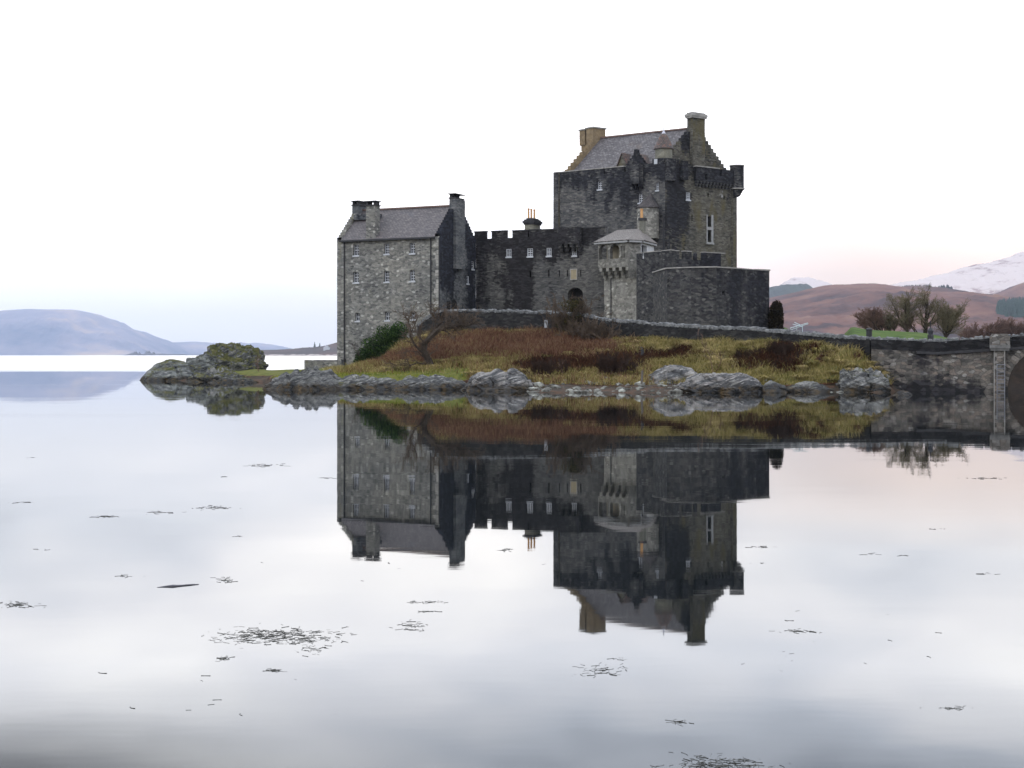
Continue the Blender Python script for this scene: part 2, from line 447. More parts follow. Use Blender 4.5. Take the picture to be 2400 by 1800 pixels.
class Wall:
    def __init__(s, P0, P1):
        s.P0, s.P1 = np.array(P0, float), np.array(P1, float)
        v = s.P1 - s.P0
        s.L = float(np.hypot(*v))
        s.d = v / s.L
        s.n = np.array([s.d[1], -s.d[0]])
        s.d3, s.n3 = np.array([*s.d, 0]), np.array([*s.n, 0])
    def hit(s, px, py=0):
        a = (px - MID) / FOC
        k = (a * s.P0[1] - s.P0[0]) / (s.d[0] - a * s.d[1])
        Y = s.P0[1] + s.d[1] * k
        return k, CAM_H + (HOR - py) * Y / FOC
    def rect(s, x0, y0, x1, y1):
        ym = .5 * (y0 + y1)
        s0, s1 = s.hit(x0, ym)[0], s.hit(x1, ym)[0]
        xm = .5 * (x0 + x1)
        return s0, s1, s.hit(xm, y1)[1], s.hit(xm, y0)[1]
    def pt(s, k, z, out=0.0):
        q = s.P0 + s.d * k + s.n * out
        return np.array([q[0], q[1], z])

def sig(x):
    return 1 / (1 + np.exp(-np.clip(x, -30, 30)))

def stain_eval(S, Z, stains, seed):
    o = np.zeros(S.size)
    if not stains:
        return o
    s, z = S.ravel(), Z.ravel()
    q = np.column_stack([s * .7 + seed * 13, z * .5, np.zeros(s.size)])
    ws = s + (fbm(q, 3) - .5) * 2.2
    wz = z + (fbm(q + 55, 3) - .5) * 3.0
    for (a, b, c, d, val, soft) in stains:
        o += 1.25 * val * sig((ws - a) / soft) * sig((b - ws) / soft) * sig((wz - c) / (soft * 1.6)) * sig((d - wz) / (soft * 1.6))
    return o

def slab(mb, w, z0, top, holes=(), thick=0.6, ends=(True, True), stains=(), seed=1, sub=0.4, out=0.0, s0=0.0, s1=None, back=True, jit=0.03):
    """a masonry wall on line w from height z0 to top; top may be a list of (s0, s1, z), holes are (s0, s1, z0, z1)"""
    s1 = w.L if s1 is None else s1
    tops = [(s0 - 1, s1 + 1, top)] if isinstance(top, (int, float)) else list(top)
    sb, zb = {s0, s1}, {z0}
    for a, b, z in tops:
        sb |= {min(max(a, s0), s1), min(max(b, s0), s1)}; zb.add(z)
    for a, b, c, d in holes:
        sb |= {min(max(a, s0), s1), min(max(b, s0), s1)}; zb |= {max(c, z0), d}
    def fill(vals, step):
        v = sorted(vals); o = [v[0]]
        for x in v[1:]:
            if x - o[-1] < 1e-4: continue
            n = max(1, int(math.ceil((x - o[-1]) / step)))
            o += list(np.linspace(o[-1], x, n + 1)[1:])
        return np.array(o)
    sg, zg = fill(sb, sub), fill(zb, sub)
    sc, zc = .5 * (sg[1:] + sg[:-1]), .5 * (zg[1:] + zg[:-1])
    tz = np.full(len(sc), -1e9)
    for a, b, z in tops:
        tz = np.where((sc > a) & (sc < b), z, tz)
    solid = zc[None] < tz[:, None]
    for a, b, c, d in holes:
        solid &= ~(((sc > a) & (sc < b))[:, None] & ((zc > c) & (zc < d))[None])
    S, Z = np.meshgrid(sg, zg, indexing='ij')
    q = np.column_stack([S.ravel() * 1.9 + seed * 7, Z.ravel() * 1.9, np.full(S.size, seed * 3.1)])
    J = ((fbm(q, 2) - .5) * 2 * jit).reshape(S.shape)
    st = stain_eval(S, Z, stains, seed).reshape(S.shape)
    def pos(S_, Z_, o):
        q = w.P0[None] + w.d[None] * S_[:, None] + w.n[None] * o[:, None]
        return np.column_stack([q, Z_])
    F = pos(S.ravel(), Z.ravel(), (out + J).ravel())
    B = pos(S.ravel(), Z.ravel(), np.full(S.size, out - thick))
    idx = np.arange(S.size).reshape(S.shape)
    qs = np.stack([idx[:-1, :-1], idx[1:, :-1], idx[1:, 1:], idx[:-1, 1:]], -1)
    uv = np.column_stack([S.ravel() + seed * 31.7, Z.ravel()])
    mb.add(F, qs[solid], uv=uv, st=st.ravel())
    if back:
        mb.add(B, qs[solid][:, ::-1], uv=uv, st=st.ravel())
    pad = np.zeros((solid.shape[0] + 2, solid.shape[1] + 2), bool)
    pad[1:-1, 1:-1] = solid
    C = pad[1:-1, 1:-1]
    def side(mask, i0, i1, horiz):
        ii, jj = np.nonzero(mask)
        if not len(ii): return
        if horiz == 'L': a, b = idx[ii, jj], idx[ii, jj + 1]
        if horiz == 'R': a, b = idx[ii + 1, jj + 1], idx[ii + 1, jj]
        if horiz == 'T': a, b = idx[ii, jj + 1], idx[ii + 1, jj + 1]
        if horiz == 'B': a, b = idx[ii + 1, jj], idx[ii, jj]
        n = len(a)
        V = np.concatenate([F[a], F[b], B[b], B[a]])
        k = np.arange(n)
        Q = np.stack([k, k + n, k + 2 * n, k + 3 * n], -1)
        ua, ub = uv[a], uv[b]
        da = np.array([thick, 0]) if horiz in 'LR' else np.array([0, thick])
        mb.add(V, Q, uv=np.concatenate([ua, ub, ub + da, ua + da]), st=np.concatenate([st.ravel()[a], st.ravel()[b]] * 2))
    L = C & ~pad[:-2, 1:-1]; R = C & ~pad[2:, 1:-1]
    if not ends[0]: L[0] = False
    if not ends[1]: R[-1] = False
    side(L, 0, 0, 'L'); side(R, 0, 0, 'R')
    side(C & ~pad[1:-1, 2:], 0, 0, 'T')
    Bm = C & ~pad[1:-1, :-2]; Bm[:, 0] = False
    side(Bm, 0, 0, 'B')

def strip(mb, path, zb, zt, thick=0.5, n=6, seed=1, bias=0.0, stains=None, out=0.0, top=True, bottom=False):
    """a wall along a polyline with a varying foot and head"""
    path = np.asarray(path, float); zb = np.asarray(zb, float); zt = np.asarray(zt, float)
    d = np.gradient(path, axis=0); d /= np.linalg.norm(d, axis=1)[:, None]
    nn = np.column_stack([d[:, 1], -d[:, 0]])
    L = np.concatenate([[0], np.cumsum(np.linalg.norm(np.diff(path, axis=0), axis=1))])
    f = np.linspace(0, 1, n)
    Z = zb[:, None] + (zt - zb)[:, None] * f[None]
    S = np.broadcast_to(L[:, None], Z.shape)
    def P(o):
        q = path + nn * o
        return np.concatenate([np.broadcast_to(q[:, None], (*Z.shape, 2)), Z[..., None]], -1)
    J = (fbm(np.column_stack([S.ravel() * 2, Z.ravel() * 2, np.full(Z.size, seed)]), 2) - .5).reshape(Z.shape) * .08
    q = path[:, None] + nn[:, None] * (out + J)[..., None]
    Fp = np.concatenate([q, Z[..., None]], -1)
    Bp = P(out - thick)
    uv = np.stack([S + seed * 23.3, Z], -1)
    st = stain_eval(S, Z, stains, seed).reshape(Z.shape) + bias if stains else np.full(Z.shape, bias)
    mb.grid(Fp, uv, st)
    mb.grid(Bp, uv, st, flip=True)
    if top:
        mb.grid(np.stack([Fp[:, -1], Bp[:, -1]], 1), np.stack([uv[:, -1], uv[:, -1] + [0, thick]], 1), np.stack([st[:, -1]] * 2, 1))
    if bottom:
        mb.grid(np.stack([Fp[:, 0], Bp[:, 0]], 1), np.stack([uv[:, 0], uv[:, 0] + [0, thick]], 1), np.stack([st[:, 0]] * 2, 1), flip=True)
    for e, fl in ((0, True), (-1, False)):
        mb.grid(np.stack([Fp[e], Bp[e]], 0), np.stack([uv[e], uv[e] + [thick, 0]], 0), np.stack([st[e]] * 2, 0), flip=fl)

def window(parent, w, r, nx=2, ny=3, deep=0.2, frame='paint', sill=True, fw=0.055, out=0.0, lab=None):
    """glazing (part) with its frame and sill (sub-parts) set in the opening r = (s0, s1, z0, z1)"""
    s0, s1, z0, z1 = r
    g = MB()
    g.box(w.pt(0, 0), w.d3, w.n3, UP, (s0 - .02, s1 + .02), (out - deep - .06, out - deep), (z0 - .02, z1 + .02))
    gl = mk('window', g, M['glass'], parent)
    if lab: gl['label'] = lab
    f = MB()
    def bar(a, b, c, d, o0, o1):
        f.box(w.pt(0, 0), w.d3, w.n3, UP, (a, b), (out - deep + o0, out - deep + o1), (c, d))
    bar(s0, s0 + fw, z0, z1, .002, .07); bar(s1 - fw, s1, z0, z1, .002, .07)
    bar(s0 + fw, s1 - fw, z1 - fw, z1, .002, .068); bar(s0 + fw, s1 - fw, z0, z0 + fw * 1.3, .002, .068)
    for i in range(1, nx):
        x = s0 + (s1 - s0) * i / nx
        bar(x - .02, x + .02, z0 + fw, z1 - fw, .001, .045)
    for j in range(1, ny):
        z = z0 + (z1 - z0) * j / ny
        hw = .035 if (ny == 2 or (ny == 4 and j == 2)) else .018
        bar(s0 + fw, s1 - fw, z - hw, z + hw, .001, .055 if hw > .03 else .04)
    mk('frame', f, M[frame], gl)
    if sill:
        q = MB()
        q.box(w.pt(0, 0), w.d3, w.n3, UP, (s0 - .06, s1 + .06), (out - deep + .07, out + .07), (z0 - .12, z0 + .015))
        mk('sill', q, M[frame], gl)
    return gl

def lathe(mb, c, prof, k=20, st=0.0, a0=0.0, a1=2 * math.pi):
    th = np.linspace(a0, a1, k + 1)
    prof = np.asarray(prof, float)
    P = np.stack([c[0] + np.cos(th)[:, None] * prof[None, :, 0], c[1] + np.sin(th)[:, None] * prof[None, :, 0], np.broadcast_to(prof[None, :, 1], (k + 1, len(prof)))], -1)
    r = prof[:, 0].max()
    sl = np.concatenate([[0], np.cumsum(np.hypot(np.diff(prof[:, 0]), np.diff(prof[:, 1])))]) + prof[0, 1]
    uv = np.stack(np.broadcast_arrays(th[:, None] * r, sl[None]), -1)
    mb.grid(P, uv, np.full(P.shape[:2], st))

def roof_plane(mb, a, b, c, d, thick=0.14, n=14, m=8, sag=0.05):
    """slate plane a(eave left) b(eave right) c(ridge right) d(ridge left)"""
    a, b, c, d = (np.asarray(x, float) for x in (a, b, c, d))
    f = np.linspace(0, 1, n)[:, None, None]; g = np.linspace(0, 1, m)[None, :, None]
    P = (a * (1 - f) + b * f) * (1 - g) + (d * (1 - f) + c * f) * g
    nrm = np.cross(b - a, d - a); nrm /= np.linalg.norm(nrm)
    L = np.linalg.norm(b - a); H = np.linalg.norm(d - a)
    j = (fbm(P.reshape(-1, 3) * .5, 3).reshape(n, m) - .5) * sag * 2
    P = P + nrm * j[..., None]
    uv = np.concatenate(np.broadcast_arrays(f * L, g * H), -1)
    mb.grid(P, uv, np.zeros((n, m)))
    mb.grid(P - nrm * thick, uv, np.zeros((n, m)), flip=True)
    for e in (0, -1):
        mb.grid(np.stack([P[e], P[e] - nrm * thick]), np.stack([uv[e], uv[e]]), np.zeros((2, m)), flip=(e == 0))
        mb.grid(np.stack([P[:, e], P[:, e] - nrm * thick], 1), np.stack([uv[:, e], uv[:, e]], 1), np.zeros((n, 2)), flip=(e == -1))

def steps(half, z0, z1, n, L, mirror=True):
    """crow-step heads for a gable of length L"""
    o = []
    for i in range(n):
        z = z0 + (z1 - z0) * (i + 1) / n
        a, b = half * i / n, half * (i + 1) / n
        o.append((a, b, z))
        o.append((L - b if mirror else b, L - a, z))
    return o

# ------------------------------------------------------------------ the gabled range by the water (left)
A, B = np.array([-17.57, 148.3]), np.array([-7.03, 143.0])
u = (B - A) / np.linalg.norm(B - A); v = np.array([-u[1], u[0]])
W1 = 7.5
C, D = B + v * W1, A + v * W1
u3, v3 = np.array([*u, 0]), np.array([*v, 0])
house = root('gabled_house', (*((A + C) / 2), 0.6), 'tall grey rubble castle house with slate roof and crow-stepped gables beside the open loch', 'building')
wf, wg, wl, wb = Wall(A, B), Wall(B, C), Wall(D, A), Wall(C, D)
EAVE = 14.0
cols = [(828, 841), (900.5, 912.5), (960, 972.5)]
wins = []
for (x0, x1), dy in zip(cols, ((573, 599), (571, 595.5), (569, 594))):
    wins.append((wf.rect(x0, dy[0], x1, dy[1]), 4))
for (x0, x1), dy in zip(cols, ((637, 662.5), (635, 661), (633, 659))):
    wins.append((wf.rect(x0, dy[0], x1, dy[1]), 4))
for (x0, x1), dy in zip(((833, 843), (902, 913), (963, 973)), ((733, 752.5), (731, 751), (731, 749))):
    wins.append((wf.rect(x0, dy[0], x1, dy[1]), 2))
mb = MB()
slab(mb, wf, 0.3, EAVE, [r for r, _ in wins], 0.55, (False, False), [(*wf.rect(955, 676, 990, 700), .55, .35), (*wf.rect(800, 790, 905, 860), .35, .8), (*wf.rect(1012, 560, 1034, 740), .22, .3), (*wf.rect(855, 545, 892, 590), .18, .4)], 1)
slab(mb, wl, 0.3, [(-1, W1 + 1, EAVE)] + steps(W1 / 2, EAVE, 17.75, 13, W1), (), 0.5, (False, False), (), 2)
slab(mb, wb, 0.3, EAVE, (), 0.5, (False, False), (), 3)
mk('wall', mb, M['pale'], house)
mb = MB()
gw = [wg.rect(1105.5, 613, 1111, 631), wg.rect(1093.5, 647, 1099, 665)]
gst = [(*wg.rect(1028, 470, 1072, 680), .85, .2), (*wg.rect(1090, 520, 1122, 640), .85, .25), (*wg.rect(1028, 540, 1062, 640), .3, .3), (*wg.rect(1098, 640, 1120, 735), .55, .25), (*wg.rect(1030, 690, 1118, 735), .3, .4)]
slab(mb, wg, 2.5, [(-1, W1 + 1, EAVE)] + steps(W1 / 2, EAVE, 17.75, 13, W1), gw, 0.5, (False, False), gst, 4)
slab(mb, wg, 11.0, 17.9, (), 0.5, stains=(), seed=5, out=0.28, s0=W1 / 2 - .95, s1=W1 / 2 + .95, back=False)
mk('gable', mb, M['gable'], house)
for r, k in wins:
    window(house, wf, r, 2, k, 0.26)
for r in gw:
    window(house, wg, r, 1, 4, 0.1)
mb = MB()
zr = 17.3
ovr = 0.22
roof_plane(mb, wf.pt(.5, EAVE - .1, ovr), wf.pt(wf.L - .5, EAVE - .1, ovr), wf.pt(wf.L - .5, zr, -W1 / 2), wf.pt(.5, zr, -W1 / 2), n=30, m=16)
roof_plane(mb, wb.pt(.5, EAVE - .1, ovr), wb.pt(wb.L - .5, EAVE - .1, ovr), wb.pt(wb.L - .5, zr, -W1 / 2), wb.pt(.5, zr, -W1 / 2))
rf = mk('roof', mb, M['slate'], house)
mb = MB(); mb.box(wf.pt(0, zr), u3, v3, UP, (.5, wf.L - .5), (W1 / 2 - .16, W1 / 2 + .16), (-.03, .12)); mk('ridge', mb, M['ridge'], rf)
mb = MB(); mb.box(wf.pt(0, EAVE), u3, v3, UP, (.45, wf.L - .35), (-ovr - .16, -ovr - .02), (-.2, -.04)); mk('gutter', mb, M['iron'], house)
for px, zbm in ((808, 1.9), (1010.5, 4.6), (1030.3, 4.6)):
    s, _ = wf.hit(px, 700)
    mb = MB(); mb.tube([wf.pt(s, z, .1) for z in (EAVE - .1, 10, 6, zbm)], .065, 6); mk('downpipe', mb, M['iron'], house)
s, _ = wf.hit(807.5, 850)
mb = MB(); mb.box(wf.pt(0, 0), u3, wf.n3, UP, (s - .17, s + .17), (0.03, .32), (1.15, 2.0)); mb.box(wf.pt(0, 0), u3, wf.n3, UP, (s - .2, s + .2), (0.02, .36), (2.0, 2.06)); mk('drain_box', mb, M['iron'], house)

def chimney(parent, c, au, av, wu, wv, z0, z1, mat, cap='table', capmat='copedark', pots=0, base_st=0.2):
    """stack (part) with cap and pots (sub-parts); c is the plan centre"""
    o = np.array([c[0], c[1], 0.0])
    mb = MB()
    n = max(2, int((z1 - z0) / .5))
    for k in range(n):
        za, zb_ = z0 + (z1 - z0) * k / n, z0 + (z1 - z0) * (k + 1) / n
        mb.box(o, au, av, UP, (-wu / 2, wu / 2), (-wv / 2, wv / 2), (za, zb_), st=base_st, skip=('-c',) + (('+c',) if k < n - 1 else ()))
    st = mk('chimney', mb, M[mat], parent)
    cm = MB()
    if cap == 'table':
        cm.box(o, au, av, UP, (-wu / 2 - .1, wu / 2 + .1), (-wv / 2 - .1, wv / 2 + .1), (z1, z1 + .1))
        cm.box(o, au, av, UP, (-wu / 2 + .02, -wu / 2 + .22), (-wv / 2 + .02, wv / 2 - .02), (z1 + .1, z1 + .42))
        cm.box(o, au, av, UP, (wu / 2 - .22, wu / 2 - .02), (-wv / 2 + .02, wv / 2 - .02), (z1 + .1, z1 + .42)) if wu > .7 else None
        cm.box(o, au, av, UP, (-wu / 2 - .14, wu / 2 + .14), (-wv / 2 - .14, wv / 2 + .14), (z1 + .42, z1 + .5))
    else:
        cm.box(o, au, av, UP, (-wu / 2 - .1, wu / 2 + .1), (-wv / 2 - .1, wv / 2 + .1), (z1, z1 + .16))
        cm.box(o, au, av, UP, (-wu / 2 - .18, wu / 2 + .18), (-wv / 2 - .18, wv / 2 + .18), (z1 + .16, z1 + .38))
        cm.box(o, au, av, UP, (-wu / 2 - .06, wu / 2 + .06), (-wv / 2 - .06, wv / 2 + .06), (z1 + .38, z1 + .52))
    mk('cap', cm, M[capmat], st)
    return st

s0, _ = wf.hit(858.5, 520); s1, _ = wf.hit(880, 520)
c = A + u * (s0 + s1) / 2 + v * .38
chimney(house, c, u3, v3, s1 - s0, .86, 13.6, 17.3, 'pale')
c = A + u * .35 + v * (W1 / 2)
chimney(house, c, u3, v3, .75, 1.9, 15.5, 17.75, 'gable')
mb = MB(); mb.box(np.array([*A, 0]), u3, v3, UP, (.6, s0 + .1), (W1 / 2 - 1.6, W1 / 2 - 1.0), (16.2, 16.75), st=.5); mk('flue_link', mb, M['gable'], house)
c = B - u * .2 + v * (W1 / 2)
chimney(house, c, u3, v3, .62, 1.75, 16.6, 17.95, 'gable', base_st=.05)

qr = random.Random(4)
z_ = 3.2
while z_ < 13.6:
    h_ = qr.uniform(.25, .5)
    if qr.random() < .62:
        mb = MB(); mb.box(wf.pt(0, 0), u3, wf.n3, UP, (wf.L - qr.uniform(.28, .62), wf.L - .02), (.0, .035), (z_ + .02, z_ + h_ - .03)); mk('quoin_stone', mb, M['quoin'], house)
    z_ += h_
mb = MB()
r_ = wg.rect(1058, 702, 1070, 724); m_, hw_ = (r_[0] + r_[1]) / 2, (r_[1] - r_[0]) / 2
for k in range(6):
    f_ = (k + .5) / 6; w_ = hw_ * math.sqrt(1 - f_ * f_)
    mb.box(wg.pt(0, 0), wg.d3, wg.n3, UP, (m_ - w_, m_ + w_), (-.1, .045), (r_[3] - hw_ + hw_ * k / 6, r_[3] - hw_ + hw_ * (k + 1) / 6))
mb.box(wg.pt(0, 0), wg.d3, wg.n3, UP, r_[:2], (-.1, .045), (r_[2] - 1, r_[3] - hw_))
r_ = wg.rect(1047, 706, 1055, 724)
mb.box(wg.pt(0, 0), wg.d3, wg.n3, UP, r_[:2], (-.1, .045), (r_[2] - 1, r_[3]))
mk('doorway', mb, M['void'], house)

# ------------------------------------------------------------------ curtain range
E = C + u * 16.5
wc = Wall(C, E)
curt = root('curtain_range', (*((C + E) / 2), 4.5), 'soot-streaked curtain wall range with merlons, gateway and small white windows', 'building')
ch = [wc.rect(1186.7, 583.6, 1198.5, 602), wc.rect(1236, 582, 1249, 601), wc.rect(1281, 581, 1292.5, 600), wc.rect(1341, 581, 1351.5, 599.5)]
slit = [wc.rect(1241, 634, 1244.5, 650), wc.rect(1284.5, 633, 1288, 648), wc.rect(1309.5, 633, 1312.5, 648), wc.rect(1328.5, 633, 1331.5, 648), wc.rect(1359.5, 633, 1362.5, 648)]
def arch_holes(w, x0, y0, x1, y1, n=7):
    """round-headed opening as stacked slots"""
    s0, s1, z0, z1 = w.rect(x0, y0, x1, y1)
    r = (s1 - s0) / 2; m = (s0 + s1) / 2; zs = z1 - r * .8
    o = [(s0, s1, z0, zs)]
    for i in range(n):
        f = (i + .5) / n
        h = r * math.sqrt(max(0, 1 - f * f))
        o.append((m - h, m + h, zs + r * .8 * i / n, zs + r * .8 * (i + 1) / n))
    return o
gate = arch_holes(wc, 1331, 674, 1366, 742)
base_top = wc.hit(1230, 556)[1]
tops = [(-1, 99, base_top)]
for x0, x1, y in ((1112, 1139, 544), (1152, 1187, 542.6), (1201, 1237, 541.3), (1239.5, 1268, 539.5), (1266, 1420, 536.5)):
    tops.append((wc.hit(x0, y)[0], wc.hit(x1, y)[0], wc.hit((x0 + x1) / 2, y)[1]))
cst = [(*wc.rect(1110, 540, 1410, 580), .75, .35), (*wc.rect(1118, 575, 1150, 735), .65, .25), (*wc.rect(1172, 560, 1245, 690), .75, .3), (*wc.rect(1180, 690, 1192, 735), .6, .2), (*wc.rect(1212, 640, 1246, 735), .85, .2),
       (*wc.rect(1120, 715, 1250, 745), .6, .3), (*wc.rect(1142, 680, 1180, 716), -.45, .2), (*wc.rect(1195, 668, 1212, 716), -.4, .18), (*wc.rect(1152, 600, 1178, 625), -.3, .3), (*wc.rect(1262, 545, 1400, 600), .45, .3), (*wc.rect(1290, 640, 1300, 735), .35, .2), (*wc.rect(1392, 560, 1410, 740), .3, .25), (*wc.rect(1310, 600, 1395, 735), -.15, .4)]
mb = MB()
slab(mb, wc, 3.8, base_top, ch + slit + gate, 1.0, (True, True), cst, 6)
for a_, b_, z_ in tops[1:]:
    slab(mb, wc, base_top, z_, (), .34, (True, True), cst, 6, s0=a_, s1=min(b_, wc.L))
s_a, s_b = wc.hit(1266, 600)[0], wc.hit(1404, 600)[0]
wcb = Wall(E, E + v * 5); 
mk('wall', mb, M['curtain'], curt)
for r in ch:
    window(curt, wc, r, 2, 4, .1, fw=.06)
mb = MB()
for r in slit + [gate[0]]:
    mb.box(wc.pt(0, 0), wc.d3, wc.n3, UP, (r[0] - .3, r[1] + .3), (-1.6, -1.02), (r[2] - .1, r[3] + 1.2))
mk('dark_passage', mb, M['void'], curt)
r = wc.rect(1338.5, 632, 1352, 654)
mb = MB(); mb.box(wc.pt(0, 0), wc.d3, wc.n3, UP, (r[0], r[1]), (-.02, .05), (r[2], r[3]))
pq = mk('plaque', mb, M['plaque'], curt)
mb = MB()
for a, b, c_, d_ in ((r[0] - .08, r[0], r[2], r[3]), (r[1], r[1] + .08, r[2], r[3]), (r[0] - .08, r[1] + .08, r[3], r[3] + .08), (r[0] - .08, r[1] + .08, r[2] - .08, r[2])):
    mb.box(wc.pt(0, 0), wc.d3, wc.n3, UP, (a, b), (-.02, .1), (c_, d_))
mk('plaque_frame', mb, M['coping'], pq)
# box machicolation over the gate
r = wc.rect(1316, 537, 1364, 573)
mb = MB()
wm = Wall(wc.pt(r[0], 0, .75)[:2], wc.pt(r[1], 0, .75)[:2])
slab(mb, wm, r[2], r[3] + .15, (), .3, (True, True), [(-1, 9, 0, 30, .55, .3)], 9)
mb.box(wc.pt(0, 0), wc.d3, wc.n3, UP, (r[0], r[0] + .3), (0.05, .45), (r[2], r[3] + .15), st=.6)
mb.box(wc.pt(0, 0), wc.d3, wc.n3, UP, (r[1] - .3, r[1]), (0.05, .45), (r[2], r[3] + .15), st=.6)
for k in range(4):
    x = r[0] + (r[1] - r[0] - .35) * k / 3
    mb.box(wc.pt(0, 0), wc.d3, wc.n3, UP, (x, x + .35), (.02, .7), (r[2] - .3, r[2] - .01), st=.5)
    mb.box(wc.pt(0, 0), wc.d3, wc.n3, UP, (x + .02, x + .33), (.02, .4), (r[2] - .7, r[2] - .3), st=.5)
mk('machicolation', mb, M['curtain'], curt)
mb = MB()
for a, b, z in tops[1:4]:
    mb.box(wc.pt(0, 0), wc.d3, wc.n3, UP, (a - .04, b + .04), (-.4, .08), (z + .003, z + .1))
mb.box(wc.pt(0, 0), wc.d3, wc.n3, UP, (tops[4][0], tops[4][1]), (-.4, .07), (tops[4][2], tops[4][2] + .1))
mb.box(wc.pt(0, 0), wc.d3, wc.n3, UP, (tops[5][0] + .02, tops[5][1]), (-.4, .08), (tops[5][2], tops[5][2] + .1))
mk('coping', mb, M['copedark'], curt)
pc = at(1248, 541, 150.5)
ck = chimney(curt, pc[:2], u3, v3, .95, 1.65, 13.5, 15.75, 'render', cap='band', capmat='copedark', base_st=0)
mb = MB(); mb.box(np.array([pc[0], pc[1], 0]), u3, v3, UP, (-.35, .35), (-.75, .75), (16.27, 16.4)); mk('cap_slab', mb, M['copedark'], ck)
for dy in (-.55, 0.0, .62):
    mb = MB(); lathe(mb, (pc[0] + v[0] * dy * 1.15 - .12, pc[1] + v[1] * dy), [(.0, 16.4), (.10, 16.4), (.09, 17.25), (.115, 17.27), (.115, 17.4), (.07, 17.4), (.07, 16.9)], 10)
    mk('chimney_pot', mb, M['pot'], ck)

# ------------------------------------------------------------------ the keep
KA, KB, KC = np.array([4.32, 154.2]), np.array([15.15, 146.0]), np.array([23.18, 152.2])
KD = KA + KC - KB
keep = root('castle_keep', (*((KA + KC) / 2), 5.0), 'massive square stone keep with parapet, corner bartizan, slate roof and tall chimneys', 'building')
kl, kr = Wall(KA, KB), Wall(KB, KC)
kb1, kb2 = Wall(KC, KD), Wall(KD, KA)
PT = 21.5
k3, t3 = kl.d3, kr.d3
lw = [kl.rect(1400.5, 424.5, 1411, 444), kl.rect(1496, 454, 1506.5, 475.5), kl.rect(1537, 428, 1544, 446)]
mb = MB()
def crenel(w, z, spec, default):
    o = [(-1, 99, default)]
    for x0, x1, y in spec:
        o.append((w.hit(x0, y)[0], w.hit(x1, y)[0], w.hit((x0 + x1) / 2, y)[1]))
    return o
ltop = crenel(kl, PT, [(1508, 1529, 383.5), (1529, 1556, 371.5)], PT) + [(kl.hit(1415, 400)[0], kl.hit(1419, 400)[0], PT - .55), (kl.hit(1463, 400)[0], kl.hit(1467, 400)[0], PT - .5)]
lst = [(*kl.rect(1300, 388, 1565, 430), .72, .4), (*kl.rect(1306, 420, 1324, 470), .5, .12), (*kl.rect(1338, 425, 1362, 455), .5, .15), (*kl.rect(1384, 430, 1400, 480), .45, .12), (*kl.rect(1424, 425, 1440, 505), .5, .12), (*kl.rect(1456, 430, 1474, 520), .4, .12), (*kl.rect(1440, 400, 1486, 470), .4, .5), (*kl.rect(1478, 430, 1500, 500), .35, .2), (*kl.rect(1505, 380, 1560, 425), .25, .3), (*kl.rect(1510, 425, 1558, 470), -.35, .3), (*kl.rect(1478, 462, 1500, 535), -.25, .3), (*kl.rect(1297, 480, 1480, 540), -.12, .6), (*kl.rect(1545, 395, 1565, 560), .4, .15)]
slab(mb, kl, 5, ltop, lw, 0.8, (False, False), lst, 11)
mk('wall', mb, M['keep'], keep)
rw = [kr.rect(1608, 451, 1618, 468.5), kr.rect(1657.5, 507, 1666.5, 532), kr.rect(1657.5, 539, 1666.5, 566)]
rs = [kr.rect(1711.5, 548, 1715, 569), kr.rect(1620.5, 503, 1623.5, 518), kr.rect(1658, 452, 1662, 461), kr.rect(1695, 459, 1699, 467), kr.rect(1711, 466, 1714, 474)]
rtop = crenel(kr, PT, [(1560, 1580, 371.5), (1580, 1600, 374), (1600, 1606, 392), (1606, 1624, 384)], PT - .12) + [(kr.hit(1681, 400)[0], kr.hit(1687, 400)[0], PT - .75)]
rst = [(*kr.rect(1560, 372, 1735, 440), .62, .4), (*kr.rect(1560, 400, 1585, 640), .55, .3), (*kr.rect(1572, 420, 1612, 520), .5, .35), (*kr.rect(1590, 470, 1625, 640), .22, .4), (*kr.rect(1596, 440, 1625, 520), .4, .3), (*kr.rect(1625, 480, 1728, 640), -.2, .5),  # a patch by the near corner paints the shade of an unmodelled recess
       (*kr.rect(1606, 424, 1628, 452), -1.05, .16), (*kr.rect(1636, 424, 1642, 446), -.9, .12), (*kr.rect(1690, 440, 1704, 468), -1.0, .16), (*kr.rect(1666, 428, 1670, 440), -.8, .1)]
mb = MB()
slab(mb, kr, 5, rtop, rw + rs, 0.8, (False, False), rst, 12)
slab(mb, kb1, 5, PT, (), 0.8, (False, False), (), 13)
slab(mb, kb2, 5, PT, (), 0.8, (False, False), (), 14)
mk('side_wall', mb, M['keepr'], keep)
mb = MB()
mb.add([[*KA, 20.6], [*KB, 20.6], [*KC, 20.6], [*KD, 20.6]], [[0, 1, 2, 3]]); mk('wall_walk', mb, M['lead'], keep)
for r in rs:
    mb = MB(); mb.box(kr.pt(0, 0), kr.d3, kr.n3, UP, (r[0] - .1, r[1] + .1), (-1.0, -.55), (r[2] - .1, r[3] + .1)); mk('slit_recess', mb, M['void'], keep)
window(keep, kl, lw[0], 2, 4, .2); window(keep, kl, lw[1], 2, 4, .2); window(keep, kl, lw[2], 2, 4, .2)
window(keep, kr, rw[0], 3, 4, .12, fw=.07)
for r in rw[1:]:
    window(keep, kr, r, 1, 1, .35, frame='iron', sill=False)
mb = MB()
a, b, z0, z1 = rw[1][0], rw[1][1], rw[2][2], rw[1][3]
for q in ((b, b + .28, z0 - .1, z1 + .15), (a - .12, a, z0 - .1, z1 + .15), (a, b, rw[2][3], rw[1][2])):
    mb.box(kr.pt(0, 0), kr.d3, kr.n3, UP, q[:2], (-.3, .07), q[2:])
mb.box(kr.pt(0, 0), kr.d3, kr.n3, UP, (a - .18, b + .3), (-.3, .16), (z0 - .3, z0 - .1))
